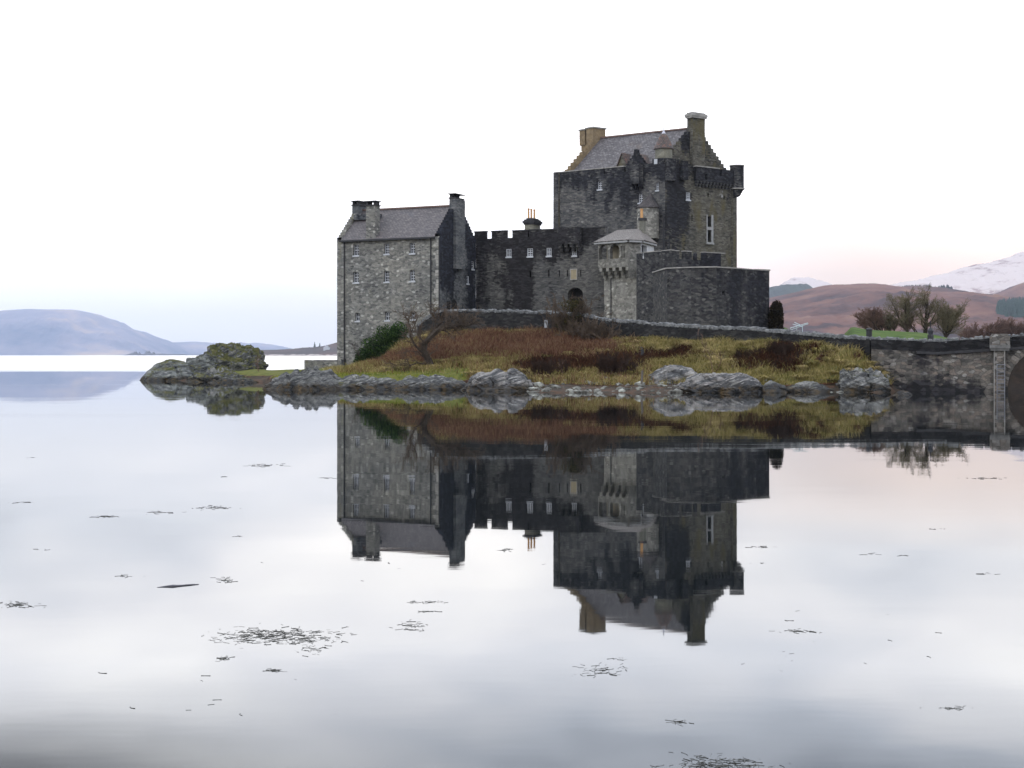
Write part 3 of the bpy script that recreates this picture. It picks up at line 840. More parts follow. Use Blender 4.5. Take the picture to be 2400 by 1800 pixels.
mk('window_surround', mb, M['palestone'], keep, )
# corbelled parapet on the right face
mb = MB()
x0, x1 = kr.hit(1626, 400)[0], kr.L - .5
cz = kr.hit(1660, 427)[1]
slab(mb, kr, cz, [(-1, 99, PT - .08), (kr.hit(1681, 400)[0], kr.hit(1687, 400)[0], PT - .75)], [(kr.hit(1647, 400)[0], kr.hit(1652, 400)[0], PT - 1.3, PT - .7)], .34, (True, True), [(-1, 30, 0, 30, .62, .4)], 15, out=.36, s0=x0, s1=x1)
slab(mb, kr, kr.hit(1570, 424)[1], kr.hit(1570, 371)[1] - .04, (), .34, (True, True), [(-1, 30, 0, 30, .5, .4)], 16, out=.3, s0=0.05, s1=kr.hit(1580, 400)[0])
slab(mb, kr, kr.hit(1600, 422)[1], kr.hit(1600, 378)[1], (), .34, (True, True), [(-1, 30, 0, 30, .5, .4)], 17, out=.4, s0=kr.hit(1594, 400)[0], s1=kr.hit(1607, 400)[0])
n = 12
for k in range(n):
    x = x0 + .1 + (x1 - x0 - .5) * k / (n - 1)
    mb.box(kr.pt(0, 0), kr.d3, kr.n3, UP, (x, x + .28), (.02, .34), (cz - .28, cz - .01), st=.35)
    mb.box(kr.pt(0, 0), kr.d3, kr.n3, UP, (x + .02, x + .26), (.02, .19), (cz - .55, cz - .28), st=.35)
mk('corbelled_parapet', mb, M['keep'], keep)
mb = MB()
mb.box(kr.pt(0, 0), kr.d3, kr.n3, UP, (x0, kr.hit(1680.5, 400)[0]), (-.85, .42), (PT - .08, PT + .02))
mb.box(kl.pt(0, 0), kl.d3, kl.n3, UP, (.02, kl.hit(1414.8, 400)[0]), (-.85, .06), (PT, PT + .09))
mb.box(kl.pt(0, 0), kl.d3, kl.n3, UP, (kl.hit(1419.2, 400)[0], kl.hit(1462.8, 400)[0]), (-.85, .06), (PT, PT + .09))
mk('coping', mb, M['coping'], keep)
# box on the left face, with its crow-stepped dormer
r = kl.rect(1486, 385, 1508, 432)
mb = MB()
mb.box(kl.pt(0, 0), k3, kl.n3, UP, (r[0], r[1]), (0.02, .85), (r[2], r[3]), st=.42)
for k in range(3):
    x = r[0] + (r[1] - r[0] - .2) * k / 2
    mb.box(kl.pt(0, 0), k3, kl.n3, UP, (x, x + .2), (.02, .6), (r[2] - .25, r[2] - .01), st=.6)
    mb.box(kl.pt(0, 0), k3, kl.n3, UP, (x + .01, x + .19), (.02, .3), (r[2] - .5, r[2] - .25), st=.6)
mk('garderobe_box', mb, M['keep'], keep)
r = kl.rect(1463, 352, 1508, 388)
mb = MB()
hw = (r[1] - r[0]) / 2
wd = Wall(kl.pt(r[0], 0, -.3)[:2], kl.pt(r[1], 0, -.3)[:2])
slab(mb, wd, 20.7, [(-1, 9, r[2])] + steps(hw, r[2], r[3] - .2, 5, 2 * hw) + [(hw - .17, hw + .17, r[3] + .12)], (), .5, (True, True), [(-1, 9, 0, 40, .55, .4)], 19)
dm = mk('dormer', mb, M['keep'], keep)
mb = MB()
pk = lambda s_, z_, o_: wd.pt(s_, z_, o_)
roof_plane(mb, pk(0.02, r[2], -.5), pk(0.02, r[2], -2.6), pk(hw, r[3] - .3, -2.6), pk(hw, r[3] - .3, -.5), .08, 4, 4)
roof_plane(mb, pk(2 * hw - .02, r[2], -2.6), pk(2 * hw - .02, r[2], -.5), pk(hw, r[3] - .3, -.5), pk(hw, r[3] - .3, -2.6), .08, 4, 4)
mk('dormer_roof', mb, M['slate3'], dm)
# main roof between the two gables
Pk = lambda s_, t_: KB + s_ * (KA - KB) + t_ * (KC - KB)
sR, sL, tR, t0, t1 = .09, .955, .54, .10, .98
zR, zE = 25.55, 21.2
p3 = lambda s_, t_, z: np.array([*Pk(s_, t_), z])
mb = MB()
roof_plane(mb, p3(sL, t0, zE), p3(sR, t0, zE), p3(sR, tR, zR), p3(sL, tR, zR), n=30, m=16)
roof_plane(mb, p3(sR, t1, zE), p3(sL, t1, zE), p3(sL, tR, zR), p3(sR, tR, zR))
kroof = mk('roof', mb, M['slate2'], keep)
mb = MB(); o = p3(sL, tR, zR); ee = p3(sR, tR, zR) - o
mb.box(o, k3, kr.d3, UP, (0, np.linalg.norm(ee)), (-.13, .13), (-.02, .13)); mk('ridge', mb, M['ridge'], kroof)
def gable(pa, pb, ta, apex, out_sign, mat, name, n, seed, stn, zap):
    w = Wall(pa, pb)
    mb = MB()
    half = apex * w.L
    tp = [(-1, 99, zE)]
    for i in range(n):
        z = zE + .3 + (zap - zE - .3) * (i + 1) / n
        tp.append((half * i / n, half * (i + 1) / n, z))
        tp.append((w.L - (w.L - half) * (i + 1) / n, w.L - (w.L - half) * i / n, z))
    slab(mb, w, 20.5, tp, (), .55, (True, True), stn, seed)
    return w, mk(name, mb, M[mat], keep)
wgr, og = gable(Pk(sR - .012, t0), Pk(sR - .012, t1), t0, (tR - t0) / (t1 - t0), 1, 'keepr', 'gable', 12, 21, [(2.9, 3.9, 22.2, 25.2, .9, .2), (0, 1.2, 20, 26, .3, .4), (1.4, 2.8, 21, 23.6, -.5, .3), (4.5, 9.5, 20, 26, .25, .5)], 25.85)
wgl, og2 = gable(Pk(sL + .012, t1), Pk(sL + .012, t0), t0, (t1 - tR) / (t1 - t0), 1, 'tan', 'gable', 11, 22, (), 25.9)
# chimneys of the keep
def keep_chimney(w, sc, wn, ws, z0, z1, mat, capm, seed, cap='thick', shift=0.0):
    mb = MB()
    wc_ = Wall(w.pt(sc - ws / 2, 0, wn * .5 + shift)[:2], w.pt(sc + ws / 2, 0, wn * .5 + shift)[:2])
    for (P, Q, e) in ((wc_.pt(0, 0), wc_.pt(ws, 0), 0), (wc_.pt(ws, 0), wc_.pt(ws, 0, -wn), 1), (wc_.pt(ws, 0, -wn), wc_.pt(0, 0, -wn), 2), (wc_.pt(0, 0, -wn), wc_.pt(0, 0), 3)):
        slab(mb, Wall(P[:2], Q[:2]), z0, z1, (), .2, (False, False), [(-1, 9, z1 - .7, z1 + 1, .3, .3)], seed + e, back=False)
    c = mk('chimney', mb, M[mat], keep)
    mb = MB()
    o = wc_.pt(0, 0)
    if cap == 'thick':
        mb.box(o, wc_.d3, wc_.n3, UP, (-.14, ws + .14), (-wn - .14, .14), (z1, z1 + .18)); mb.box(o, wc_.d3, wc_.n3, UP, (-.2, ws + .2), (-wn - .2, .2), (z1 + .18, z1 + .42)); mb.box(o, wc_.d3, wc_.n3, UP, (-.05, ws + .05), (-wn - .05, .05), (z1 + .42, z1 + .58))
    else:
        mb.box(o, wc_.d3, wc_.n3, UP, (-.1, ws + .1), (-wn - .1, .1), (z1, z1 + .14))
    mk('cap', mb, M[capm], c)
    return c, wc_
sa = wgr.L * (tR - t0) / (t1 - t0)
keep_chimney(wgr, sa + .08, .8, 1.75, 21.6, 26.5, 'keepr', 'coping', 31)
sl_ = wgl.L * (t1 - tR) / (t1 - t0)
keep_chimney(wgl, sl_ + .1, 1.1, 1.75, 24.6, 26.55, 'tan', 'coping', 35, 'thin')
keep_chimney(wgl, sl_ + .1, .9, 1.6, 24.9, 26.5, 'tan', 'coping', 39, 'thin', 1.32)
mb = MB(); mb.box(wgl.pt(0, 0), wgl.d3, wgl.n3, UP, (sl_ - .45, sl_ + .25), (.56, .86), (25.0, 26.3), st=.1); mb.box(wgl.pt(0, 0), wgl.d3, wgl.n3, UP, (sl_ - .6, sl_ + .8), (.02, 1.6), (24.3, 24.95), st=.1); mk('chimney_link', mb, M['tan'], keep)
# small gabled dormer on the roof slope
rp = p3(.58, .14, 21.4)
sd_, _ = kl.hit(1441, 385)
wdm = Wall(kl.pt(sd_ - .62, 0, -1.35)[:2], kl.pt(sd_ + .62, 0, -1.35)[:2])
mb = MB()
zz0, zz1 = 21.2, kl.hit(1441, 366)[1] + .35
tp = [(-1, 9, zz0 + .3)] + [(.62 * i / 8, 1.24 - .62 * i / 8, zz0 + .35 + (zz1 - zz0 - .35) * (i + .5) / 8) for i in range(8)]
slab(mb, wdm, zz0 - .5, tp, [(.38, .86, zz0 + .05, zz0 + .55)], .25, (True, True), (), 24, sub=.15)
d2 = mk('dormer', mb, M['keepr'], keep)
mb = MB()
q = lambda s_, z_, o_: wdm.pt(s_, z_, o_)
roof_plane(mb, q(-.14, zz0 + .2, .1), q(-.14, zz0 + .2, -1.7), q(.62, zz1 + .1, -1.7), q(.62, zz1 + .1, .1), .07, 4, 4)
roof_plane(mb, q(1.38, zz0 + .2, -1.7), q(1.38, zz0 + .2, .1), q(.62, zz1 + .1, .1), q(.62, zz1 + .1, -1.7), .07, 4, 4)
mk('dormer_roof', mb, M['slate3'], d2)
# cap-house turret on the near corner
tcn = at(1555.5, 370, 147.3)[:2]
zc0, zc1, zc2 = [CAM_H + (HOR - y) * 147.3 / FOC for y in (372, 349, 306)]
mb = MB(); lathe(mb, tcn, [(.2, zc0 - .6), (.85, zc0 - .02), (.86, zc0), (.86, zc1 + .05), (.0, zc1 + .05)], 28)
tur = mk('corner_turret', mb, M['render'], keep, smooth=False)
mb = MB(); lathe(mb, tcn, [(.8, zc1 - .06), (1.02, zc1 - .04), (1.0, zc1 + .04), (.72, zc1 + .65), (.42, zc1 + 1.3), (.2, zc2 - .3), (.1, zc2 - .1)], 28); mk('turret_roof', mb, M['slate3'], tur)
mb = MB(); lathe(mb, tcn, [(.27, zc2 - .42), (.05, zc2), (.03, zc2 + .1), (.09, zc2 + .17), (.03, zc2 + .24), (.012, zc2 + .42), (0, zc2 + .43)], 14); mk('finial', mb, M['leadpale'], tur)
mb = MB(); r = kl.rect(1533.5, 373, 1541, 384.5); mb.box(kl.pt(0, 0), k3, kl.n3, UP, (r[0], r[1]), (.01, .06), (r[2], r[3])); mk('plaque', mb, M['paint'], keep)
# round bartizan on the far right corner
bc = KC + np.array([-.02, -.15])
zb0, zb1, zb2 = [CAM_H + (HOR - y) * 152.0 / FOC for y in (462, 444, 389.5)]
mb = MB(); lathe(mb, bc, [(.1, zb0), (.35, zb0 + .15), (.5, zb1 - .35), (.64, zb1 - .1), (.75, zb1), (.72, zb1 + .05), (.72, zb2), (.56, zb2), (.56, zb2 - .6), (0, zb2 - .6)], 28, st=.55)
bz = mk('bartizan', mb, M['keep'], keep)
mb = MB(); lathe(mb, bc, [(.71, zb2 - .02), (.79, zb2), (.79, zb2 + .09), (.54, zb2 + .09), (.54, zb2)], 28); mk('coping', mb, M['coping'], bz)
mb = MB(); lathe(mb, bc, [(.72, zb1 - .02), (.81, zb1), (.81, zb1 + .1), (.72, zb1 + .12)], 28); mk('string_course', mb, M['coping'], bz)
# stair turret with half-conical roof on the left face
sx_, _ = kl.hit(1523.5, 500)
tq = kl.pt(sx_, 0, .35)[:2]
Yq = tq[1]
z_a, z_b, z_c = [CAM_H + (HOR - y) * Yq / FOC for y in (560, 486, 449)]
mb = MB(); lathe(mb, tq, [(1.12, z_a), (1.12, z_b + .05)], 28)
stt = mk('stair_turret', mb, M['harl'], keep)
mb = MB()
th = np.linspace(0, 2 * np.pi, 33); g = np.linspace(0, 1, 9)
apx = kl.pt(sx_ + .1, 0, -.02)[:2]
base = np.stack([tq[0] + 1.27 * np.cos(th), tq[1] + 1.27 * np.sin(th)], -1)
R_ = base[:, None] * (1 - g[None, :, None]) + apx[None, None] * g[None, :, None]
zz = np.broadcast_to(z_b - .05 + (z_c - z_b) * (g ** 1.08)[None], (33, 9))
mb.grid(np.concatenate([R_, zz[..., None]], -1), np.stack(np.broadcast_arrays(th[:, None] * 1.2, g[None] * 2.0), -1), np.zeros((33, 9)))
lathe(mb, tq, [(1.1, z_b - .1), (1.3, z_b - .08), (1.27, z_b - .02)], 28)
mk('turret_roof', mb, M['slate5'], stt)
mb = MB(); mb.tube([kl.pt(kl.hit(x, y)[0], kl.hit(x, y)[1], o) for x, y, o in ((1534, 463, .3), (1545, 482, .35), (1556, 502, .3))], .06, 6); mk('lead_flashing', mb, M['iron'], stt)
mb = MB(); mb.tube([kl.pt(kl.hit(1557, y)[0], kl.hit(1557, y)[1], .15) for y in (500, 540, 590)], .1, 6); mb.tube([kr.pt(kr.hit(x, y)[0], kr.hit(x, y)[1], .15) for x, y in ((1566, 560), (1566, 592))], .07, 6); mk('downpipe', mb, M['iron'], keep)

# ------------------------------------------------------------------ balcony house on corbels
G0, G1 = at(1401.5, 560, 139.5)[:2], at(1473, 560, 136.8)[:2]
G2, G3 = at(1502, 560, 137.3)[:2], at(1533, 560, 141.6)[:2]
bal = root('balcony_house', (*((G0 + G2) / 2), 4.5), 'small slate-roofed balcony house with two arched openings corbelled out below the keep', 'building')
wa, wb_, wc2 = Wall(G0, G1), Wall(G1, G2), Wall(G2, G3)
ez = CAM_H + (HOR - 564) * 138.2 / FOC
cz = CAM_H + (HOR - 627) * 138 / FOC
holes = arch_holes(wa, 1404, 574.5, 1423.5, 608, 8) + arch_holes(wa, 1429.5, 572.5, 1451, 606, 8) + [wa.rect(1456.3, 577, 1458.7, 604), wa.rect(1461.5, 577, 1464, 604)]
mb = MB()
slab(mb, wa, cz, ez, holes, .4, (True, False), [(*wa.rect(1400, 605, 1475, 630), .3, .3)], 41, sub=.25)
slab(mb, wb_, cz - 1.0, ez, (), .4, (False, False), [(*wb_.rect(1470, 606, 1490, 640), .5, .2)], 42)
mk('wall', mb, M['harl2'], bal)
mb = MB()
wr = wc2.rect(1503.5, 575, 1516, 600)
slab(mb, wc2, cz, ez, [wr], .4, (False, True), (), 43)
mk('side_wall', mb, M['whitewash'], bal)
mb = MB(); mb.box(wc2.pt(0, 0), wc2.d3, wc2.n3, UP, (wr[0] - .1, wr[1] + .1), (-.9, -.42), (wr[2] - .1, wr[3] + .1)); mk('opening', mb, M['void'], bal)
mb = MB()
mb.box(wa.pt(0, 0), wa.d3, wa.n3, UP, (.05, wa.L - .1), (-1.5, -1.2), (cz, ez - .1))
mb.box(wa.pt(0, 0), wa.d3, wa.n3, UP, (.05, wa.L - .1), (-1.2, -.4), (cz + .02, cz + .6))
mb.box(wa.pt(0, 0), wa.d3, wa.n3, UP, (.1, wa.L - .1), (-1.2, -.4), (ez - .3, ez - .12))
lg = mk('loggia', mb, M['loggia'], bal)
mb = MB(); rr_ = wa.rect(1436, 584, 1440, 604); mb.box(wa.pt(0, 0), wa.d3, wa.n3, UP, (rr_[0], rr_[1]), (-1.19, -1.12), (rr_[2] - .1, rr_[3])); mk('door', mb, M['iron'], bal)
mb = MB()
slab(mb, Wall(wa.pt(0.02, 0, -.85)[:2], wa.pt(wa.L + .85, 0, -.85)[:2]), 3.8, cz + .1, [], .5, (True, True), [(-1, .45, 3, 10, .35, .2)], 44)
slab(mb, Wall(wa.pt(wa.L + .85, 0, -.85)[:2], G3), 3.8, cz + .1, (), .5, (True, True), (), 45)
nc = 5
for k in range(nc):
    s = .35 + (wa.L - .55) * k / (nc - 1)
    for j, (o1, dz) in enumerate(((-.02, .32), (-.27, .3), (-.52, .3))):
        zt = cz - .003 - sum((.32, .3, .3)[:j])
        mb.box(wa.pt(0, 0), wa.d3, wa.n3, UP, (s - .17 + .004 * j, s + .17 - .004 * j), (-.86, o1), (zt - dz, zt))
mk('corbelled_base', mb, M['harl'], bal)
mb = MB(); x = wa.hit(1418.5, 680)[0]; mb.tube([wa.pt(x, z, -.8) for z in (cz - .9, 8, 4.5)], .045, 6); mk('downpipe', mb, M['iron'], bal)
mb = MB()
zr_ = CAM_H + (HOR - 538) * 142 / FOC
e0, e1, e2, e3 = wa.pt(-.3, ez - .02, .3), wa.pt(wa.L, ez - .02, .3) + np.array([.05, 0, 0]), wc2.pt(-.0, ez - .02, .35), wc2.pt(wc2.L + .2, ez - .02, .3)
r0, r1 = at(1447, 538, 142.5), at(1499, 538, 141.0)
r0[2] = r1[2] = zr_
bk0, bk1 = e0 + np.array([1.5, 3.5, .3]), e3 + np.array([-.5, 2.0, 0])
roof_plane(mb, e0, e1, r1, r0, .1, 16, 8, .03)
roof_plane(mb, e1, e2, r1 + 1e-3, r1, .1, 6, 8, .02)
roof_plane(mb, e2, e3, r1 + 2e-3, r1 + 1e-3, .1, 8, 8, .02)
roof_plane(mb, e3, bk0, r0, r1, .1, 8, 6, .02)
roof_plane(mb, bk0, e0, r0 + 1e-3, r0, .1, 6, 6, .02)
mk('roof', mb, M['slate4'], bal)
mb = MB()
for w_, a_, b_ in ((wa, -.3, wa.L), (wb_, .02, wb_.L), (wc2, .03, wc2.L + .1)):
    mb.box(w_.pt(0, 0), w_.d3, w_.n3, UP, (a_, b_), (.03, .26), (ez - .26, ez - .1))
mk('eaves_board', mb, M['palestone'], bal)
pc = at(1506, 538, 140.8)
mb = MB(); mb.box(np.array([pc[0], pc[1], 0]), u3, v3, UP, (-.24, .24), (-.24, .24), (zr_ - .6, zr_ + .75), st=.2); bch = mk('chimney', mb, M['render'], bal)
mb = MB(); mb.box(np.array([pc[0], pc[1], 0]), u3, v3, UP, (-.32, .32), (-.32, .32), (zr_ + .75, zr_ + 1.0)); mk('cap', mb, M['copedark'], bch)
mb = MB(); lathe(mb, (pc[0] - .08, pc[1]), [(0, zr_ + 1.0), (.14, zr_ + 1.0), (.12, zr_ + 1.75), (.155, zr_ + 1.78), (.155, zr_ + 1.88), (.1, zr_ + 1.88), (.1, zr_ + 1.5)], 12); mk('chimney_pot', mb, M['pot'], bch)

# ------------------------------------------------------------------ inner battlement wall and outer bastion
N0, N1, N2 = at(1491.5, 600, 135)[:2], at(1574, 590, 131)[:2], at(1690, 592, 134.6)[:2]
bw = root('battlement_wall', (*N1, 4.5), 'dark stepped battlement wall standing between the keep and the outer bastion', 'wall')
w1, w2 = Wall(N0, N1), Wall(N1, N2)
zt = 11.75
mb = MB()
t1 = [(-1, 99, zt - .5)] + [(w1.hit(a, 590)[0], w1.hit(b, 590)[0], zt + .02 * i) for i, (a, b) in enumerate(((1491, 1500), (1509, 1542), (1550, 1575)))]
slab(mb, w1, 3.6, t1, (), .32, (True, False), [(-1, 99, 9, 12.2, .22, .4), (*w1.rect(1515, 700, 1548, 740), .3, .3)], 51)
t2 = [(-1, 99, zt - .7)] + [(w2.hit(a, 590)[0], w2.hit(b, 590)[0], zt) for a, b in ((1570, 1592), (1603, 1621), (1630, 1634), (1648, 1700))]
slab(mb, w2, 3.6, t2, (), .32, (False, True), [(*w2.rect(1590, 590, 1700, 640), .5, .3), (*w2.rect(1646, 590, 1692, 640), .5, .15)], 52)
mk('wall', mb, M['bastion'], bw)
mb = MB()
for a, b in ((1491, 1500), (1509, 1542), (1550, 1574)):
    mb.box(w1.pt(0, 0), w1.d3, w1.n3, UP, (w1.hit(a, 590)[0], w1.hit(b, 590)[0]), (-.36, .05), (zt + .042, zt + .12))
for a, b in ((1570.5, 1592), (1603, 1621), (1648, 1699)):
    mb.box(w2.pt(0, 0), w2.d3, w2.n3, UP, (max(.05, w2.hit(a, 590)[0]), w2.hit(b, 590)[0]), (-.36, .05), (zt + .002, zt + .08))
mk('coping', mb, M['coping'], bw)

Q = [at(1531, 640, 128.8)[:2], at(1564, 640, 122.8)[:2], at(1620, 640, 121.4)[:2], at(1679, 640, 121.0)[:2], at(1803, 640, 126.0)[:2]]
Q += [Q[4] + np.array([0.5, 9.0]), Q[4] + np.array([-4, 13.0])]
bas = root('bastion', (*np.mean(Q, 0), 3.6), 'low dark many-sided stone bastion at the right end of the castle', 'bastion')
bz_ = 9.67
mb = MB()
bst = [[(0, 9, 3, 7, -.1, .5)], [(0, 2, 7.5, 10, .2, .4), (0, 3, 3, 6.2, -.2, .5)], [(0, 3, 5.5, 10, .25, .4)], [(.2, 1.0, 3, 10, .35, .2), (1.8, 3.4, 3.8, 10, .6, .2), (4.3, 7.4, 3.0, 10, .5, .25), (0, 8, 8, 10, .25, .4), (3.5, 4.2, 3, 6, -.25, .2)], [(0, 20, 0, 20, .5, .4)], []]
for i in range(6):
    w = Wall(Q[i], Q[i + 1])
    hl = []
    if i == 3:
        hl = [w.rect(1692.5, 681, 1699, 691)]
    if i == 0:
        hl = []
    slab(mb, w, 2.6, bz_, hl, .7, (i == 0, i == 5), bst[i], 60 + i)
    for r in hl:
        mb.box(w.pt(0, 0), w.d3, w.n3, UP, (r[0] - .1, r[1] + .1), (-1.1, -.66), (r[2] - .1, r[3] + .1), st=1.5)  # slot backing blackened through the mask, painting the shade inside
mk('wall', mb, M['bastion'], bas)
w = Wall(Q[1], Q[2]); mb = MB()
for y0, y1 in ((653, 662), (667, 671)):
    r = w.rect(1565, y0, 1567.5, y1); mb.box(w.pt(0, 0), w.d3, w.n3, UP, (r[0], r[1]), (-.1, .05), (r[2], r[3])); mk('arrow_slit', mb, M['void'], bas); mb = MB()
mb = MB()
pth, ztp = [], []
for i in range(6):
    n = max(2, int(np.linalg.norm(Q[i + 1] - Q[i]) / .8))
    for k in range(n + (1 if i == 5 else 0)):
        pth.append(Q[i] + (Q[i + 1] - Q[i]) * k / n)
pth = np.array(pth)
ztp = bz_ + .1 + (fbm(np.column_stack([pth * .5, np.zeros(len(pth))]), 2) - .5) * .12
strip(mb, pth, np.full(len(pth), bz_ + .002), ztp, .85, 2, 3, out=.09)
mk('coping', mb, M['coping'], bas)
# ------------------------------------------------------------------ loch
def water_mat():
    m, t, out = new_mat('loch_water')
    pos = nd(t, 'ShaderNodeNewGeometry').outputs['Position']
    sp = nd(t, 'ShaderNodeSeparateXYZ', {0: pos})
    y = sp.outputs[1]
    breeze = noise(t, vmul(t, pos, (0.004, 0.02, 0)), 1.0, 2.0)
    far = mrange(t, mth(t, 'MULTIPLY_ADD', breeze, 60.0, y), 240, 300)     # wind ripples far out on the open loch
    rough = mth(t, 'MULTIPLY_ADD', far, 0.10, 0.018)
    paws = mrange(t, noise(t, vmul(t, pos, (0.018, 0.11, 0)), 1.0, 3.0), .54, .66)
    rough = mth(t, 'MULTIPLY_ADD', paws, 0.035, rough)
    w1 = noise(t, vmul(t, pos, (0.9, 2.2, 0)), 1.0, 2.0)
    w2 = noise(t, vmul(t, pos, (0.10, 0.30, 0)), 1.0, 2.0)
    h = mth(t, 'MULTIPLY_ADD', w1, 0.10, w2)
    near = mrange(t, y, 20, 200, 1.0, 0.25)
    bmp = nd(t, 'ShaderNodeBump', {'Strength': mth(t, 'MULTIPLY', near, 0.08), 'Distance': 0.05, 'Height': h,
        'Normal': nd(t, 'ShaderNodeVectorMath', {0: nd(t, 'ShaderNodeCombineXYZ', {0: 0.0, 1: mth(t, 'MULTIPLY', far, -0.085), 2: 1.0}).outputs[0]}, operation='NORMALIZE').outputs[0]})   # wave faces turned to the shore out in the breeze
    p = nd(t, 'ShaderNodeBsdfPrincipled', {'Base Color': (0.004, 0.006, 0.007), 'Roughness': rough, 'IOR': 1.333, 'Specular IOR Level': 0.5, 'Normal': bmp.outputs[0]})
    t.links.new(p.outputs[0], out.inputs[0])
    return m
mb = MB()
mb.add([[-11500, -80, 0], [11500, -80, 0], [11500, 15800, 0], [-11500, 15800, 0]], [[0, 1, 2, 3]])
tag(mk('water', mb, water_mat()), kind='structure')

# ------------------------------------------------------------------ island ground
COLS = [
 (300, [(100, -1.5), (190, -1.5)]),
 (335, [(141, -1), (143.5, -.2), (146, .15), (150, -.4), (154, -1.5)]),
 (420, [(138, -1), (142, -.2), (145, .4), (149, .2), (154, -1.5)]),
 (520, [(136, -1), (139, -.1), (142, .5), (147, .9), (151, .6), (156, -1.5)]),
 (600, [(133, -1), (136, .1), (140, .8), (146, 1.1), (150, .6), (155, -1.5)]),
 (660, [(122, -1), (125, 0), (132, .55), (145, 1.0), (151, .8), (158, -1.5)]),
 (720, [(108, -1), (111, 0), (115, .6), (128, .95), (147, 1.1), (156, .6), (166, -1.5)]),
 (800, [(106, -1), (108.5, 0), (112, .9), (125, 1.15), (146, 1.3), (160, 1.2), (176, -1.5)]),
 (880, [(106, -1), (108.5, 0), (111, .92), (118, 1.25), (134, 2.0), (150, 2.6), (182, -1.5)]),
 (950, [(106, -1), (108.5, 0), (110.5, .92), (116, 1.5), (129, 3.4), (150, 4.4), (182, -1.5)]),
 (1030, [(106, -1), (108.5, 0), (110.5, .95), (115.5, 1.7), (127.5, 4.45), (150, 5.2), (182, -1.5)]),
 (1180, [(103, -1), (105.5, 0), (108, .75), (112.5, 1.75), (125.5, 4.45), (150, 5.4), (182, -1.5)]),
 (1270, [(95, -1), (98, .05), (102.5, .35), (105.5, .6), (111, 1.7), (123, 4.4), (150, 5.4), (182, -1.5)]),
 (1400, [(94.5, -1), (97.5, .05), (102, .35), (104.5, .55), (108.5, 1.5), (119.7, 3.95), (150, 5.0), (182, -1.5)]),
 (1560, [(94.5, -1), (97.5, .05), (101.5, .5), (104, .8), (107, 1.6), (116, 3.6), (150, 4.6), (182, -1.5)]),
 (1700, [(96, -1), (99.3, 0), (101.5, .65), (103.6, 1.0), (105.5, 1.8), (112, 3.5), (140, 4.0), (182, -1.5)]),
 (1800, [(96, -1), (99.3, 0), (101.5, .7), (103.2, 1.1), (104.5, 2.0), (109.6, 3.5), (140, 3.8), (182, -1.5)]),
 (1920, [(96, -1), (99.3, 0), (100.8, .9), (102, 1.5), (103.2, 2.4), (105.8, 3.3), (140, 3.6), (182, -1.5)]),
 (2010, [(96, -1), (99, 0), (100.6, .8), (101.3, 1.6), (102.2, 2.4), (103.2, 2.95), (108, 3.0), (140, 3.6), (190, -1.5)]),
 (2065, [(95, -1), (98, .1), (99.8, .6), (100.8, 1.0), (101.7, 1.25), (106, 1.2), (112, 3.0), (140, 3.6), (190, -1.5)]),
 (2110, [(96, -1.5), (99.5, -.3), (101.5, .1), (107, .2), (114, 3.0), (140, 3.6), (190, -1.5)]),
 (2250, [(96, -1.5), (100, -.8), (107, -.4), (114, 2.4), (140, 3.6), (190, -1.5)]),
 (2340, [(96, -1.5), (105, -.9), (109, .4), (114, 3.0), (140, 3.0), (190, -1.5)]),
 (2450, [(96, -1.5), (105, -.9), (109, .4), (114, 3.2), (150, 3.2), (190, -1.5)]),
]
CPX = np.array([c[0] for c in COLS], float)
def terr(X, Y):
    X, Y = np.asarray(X, float), np.asarray(Y, float)
    px = np.clip(MID + FOC * X / Y, CPX[0], CPX[-1] - 1e-6)
    vals = np.stack([np.interp(Y.ravel(), [p[0] for p in c[1]], [p[1] for p in c[1]]) for c in COLS])
    k = np.clip(np.searchsorted(CPX, px.ravel(), side='right') - 1, 0, len(CPX) - 2)
    f = (px.ravel() - CPX[k]) / (CPX[k + 1] - CPX[k])
    f = f * f * (3 - 2 * f)
    i = np.arange(k.size)
    z = vals[k, i] * (1 - f) + vals[k + 1, i] * f
    q = np.column_stack([X.ravel(), Y.ravel(), np.zeros(X.size)])
    z = z + (fbm(q * .45, 4) - .5) * .42 * np.clip(z + .4, 0, 1)
    return z.reshape(X.shape)

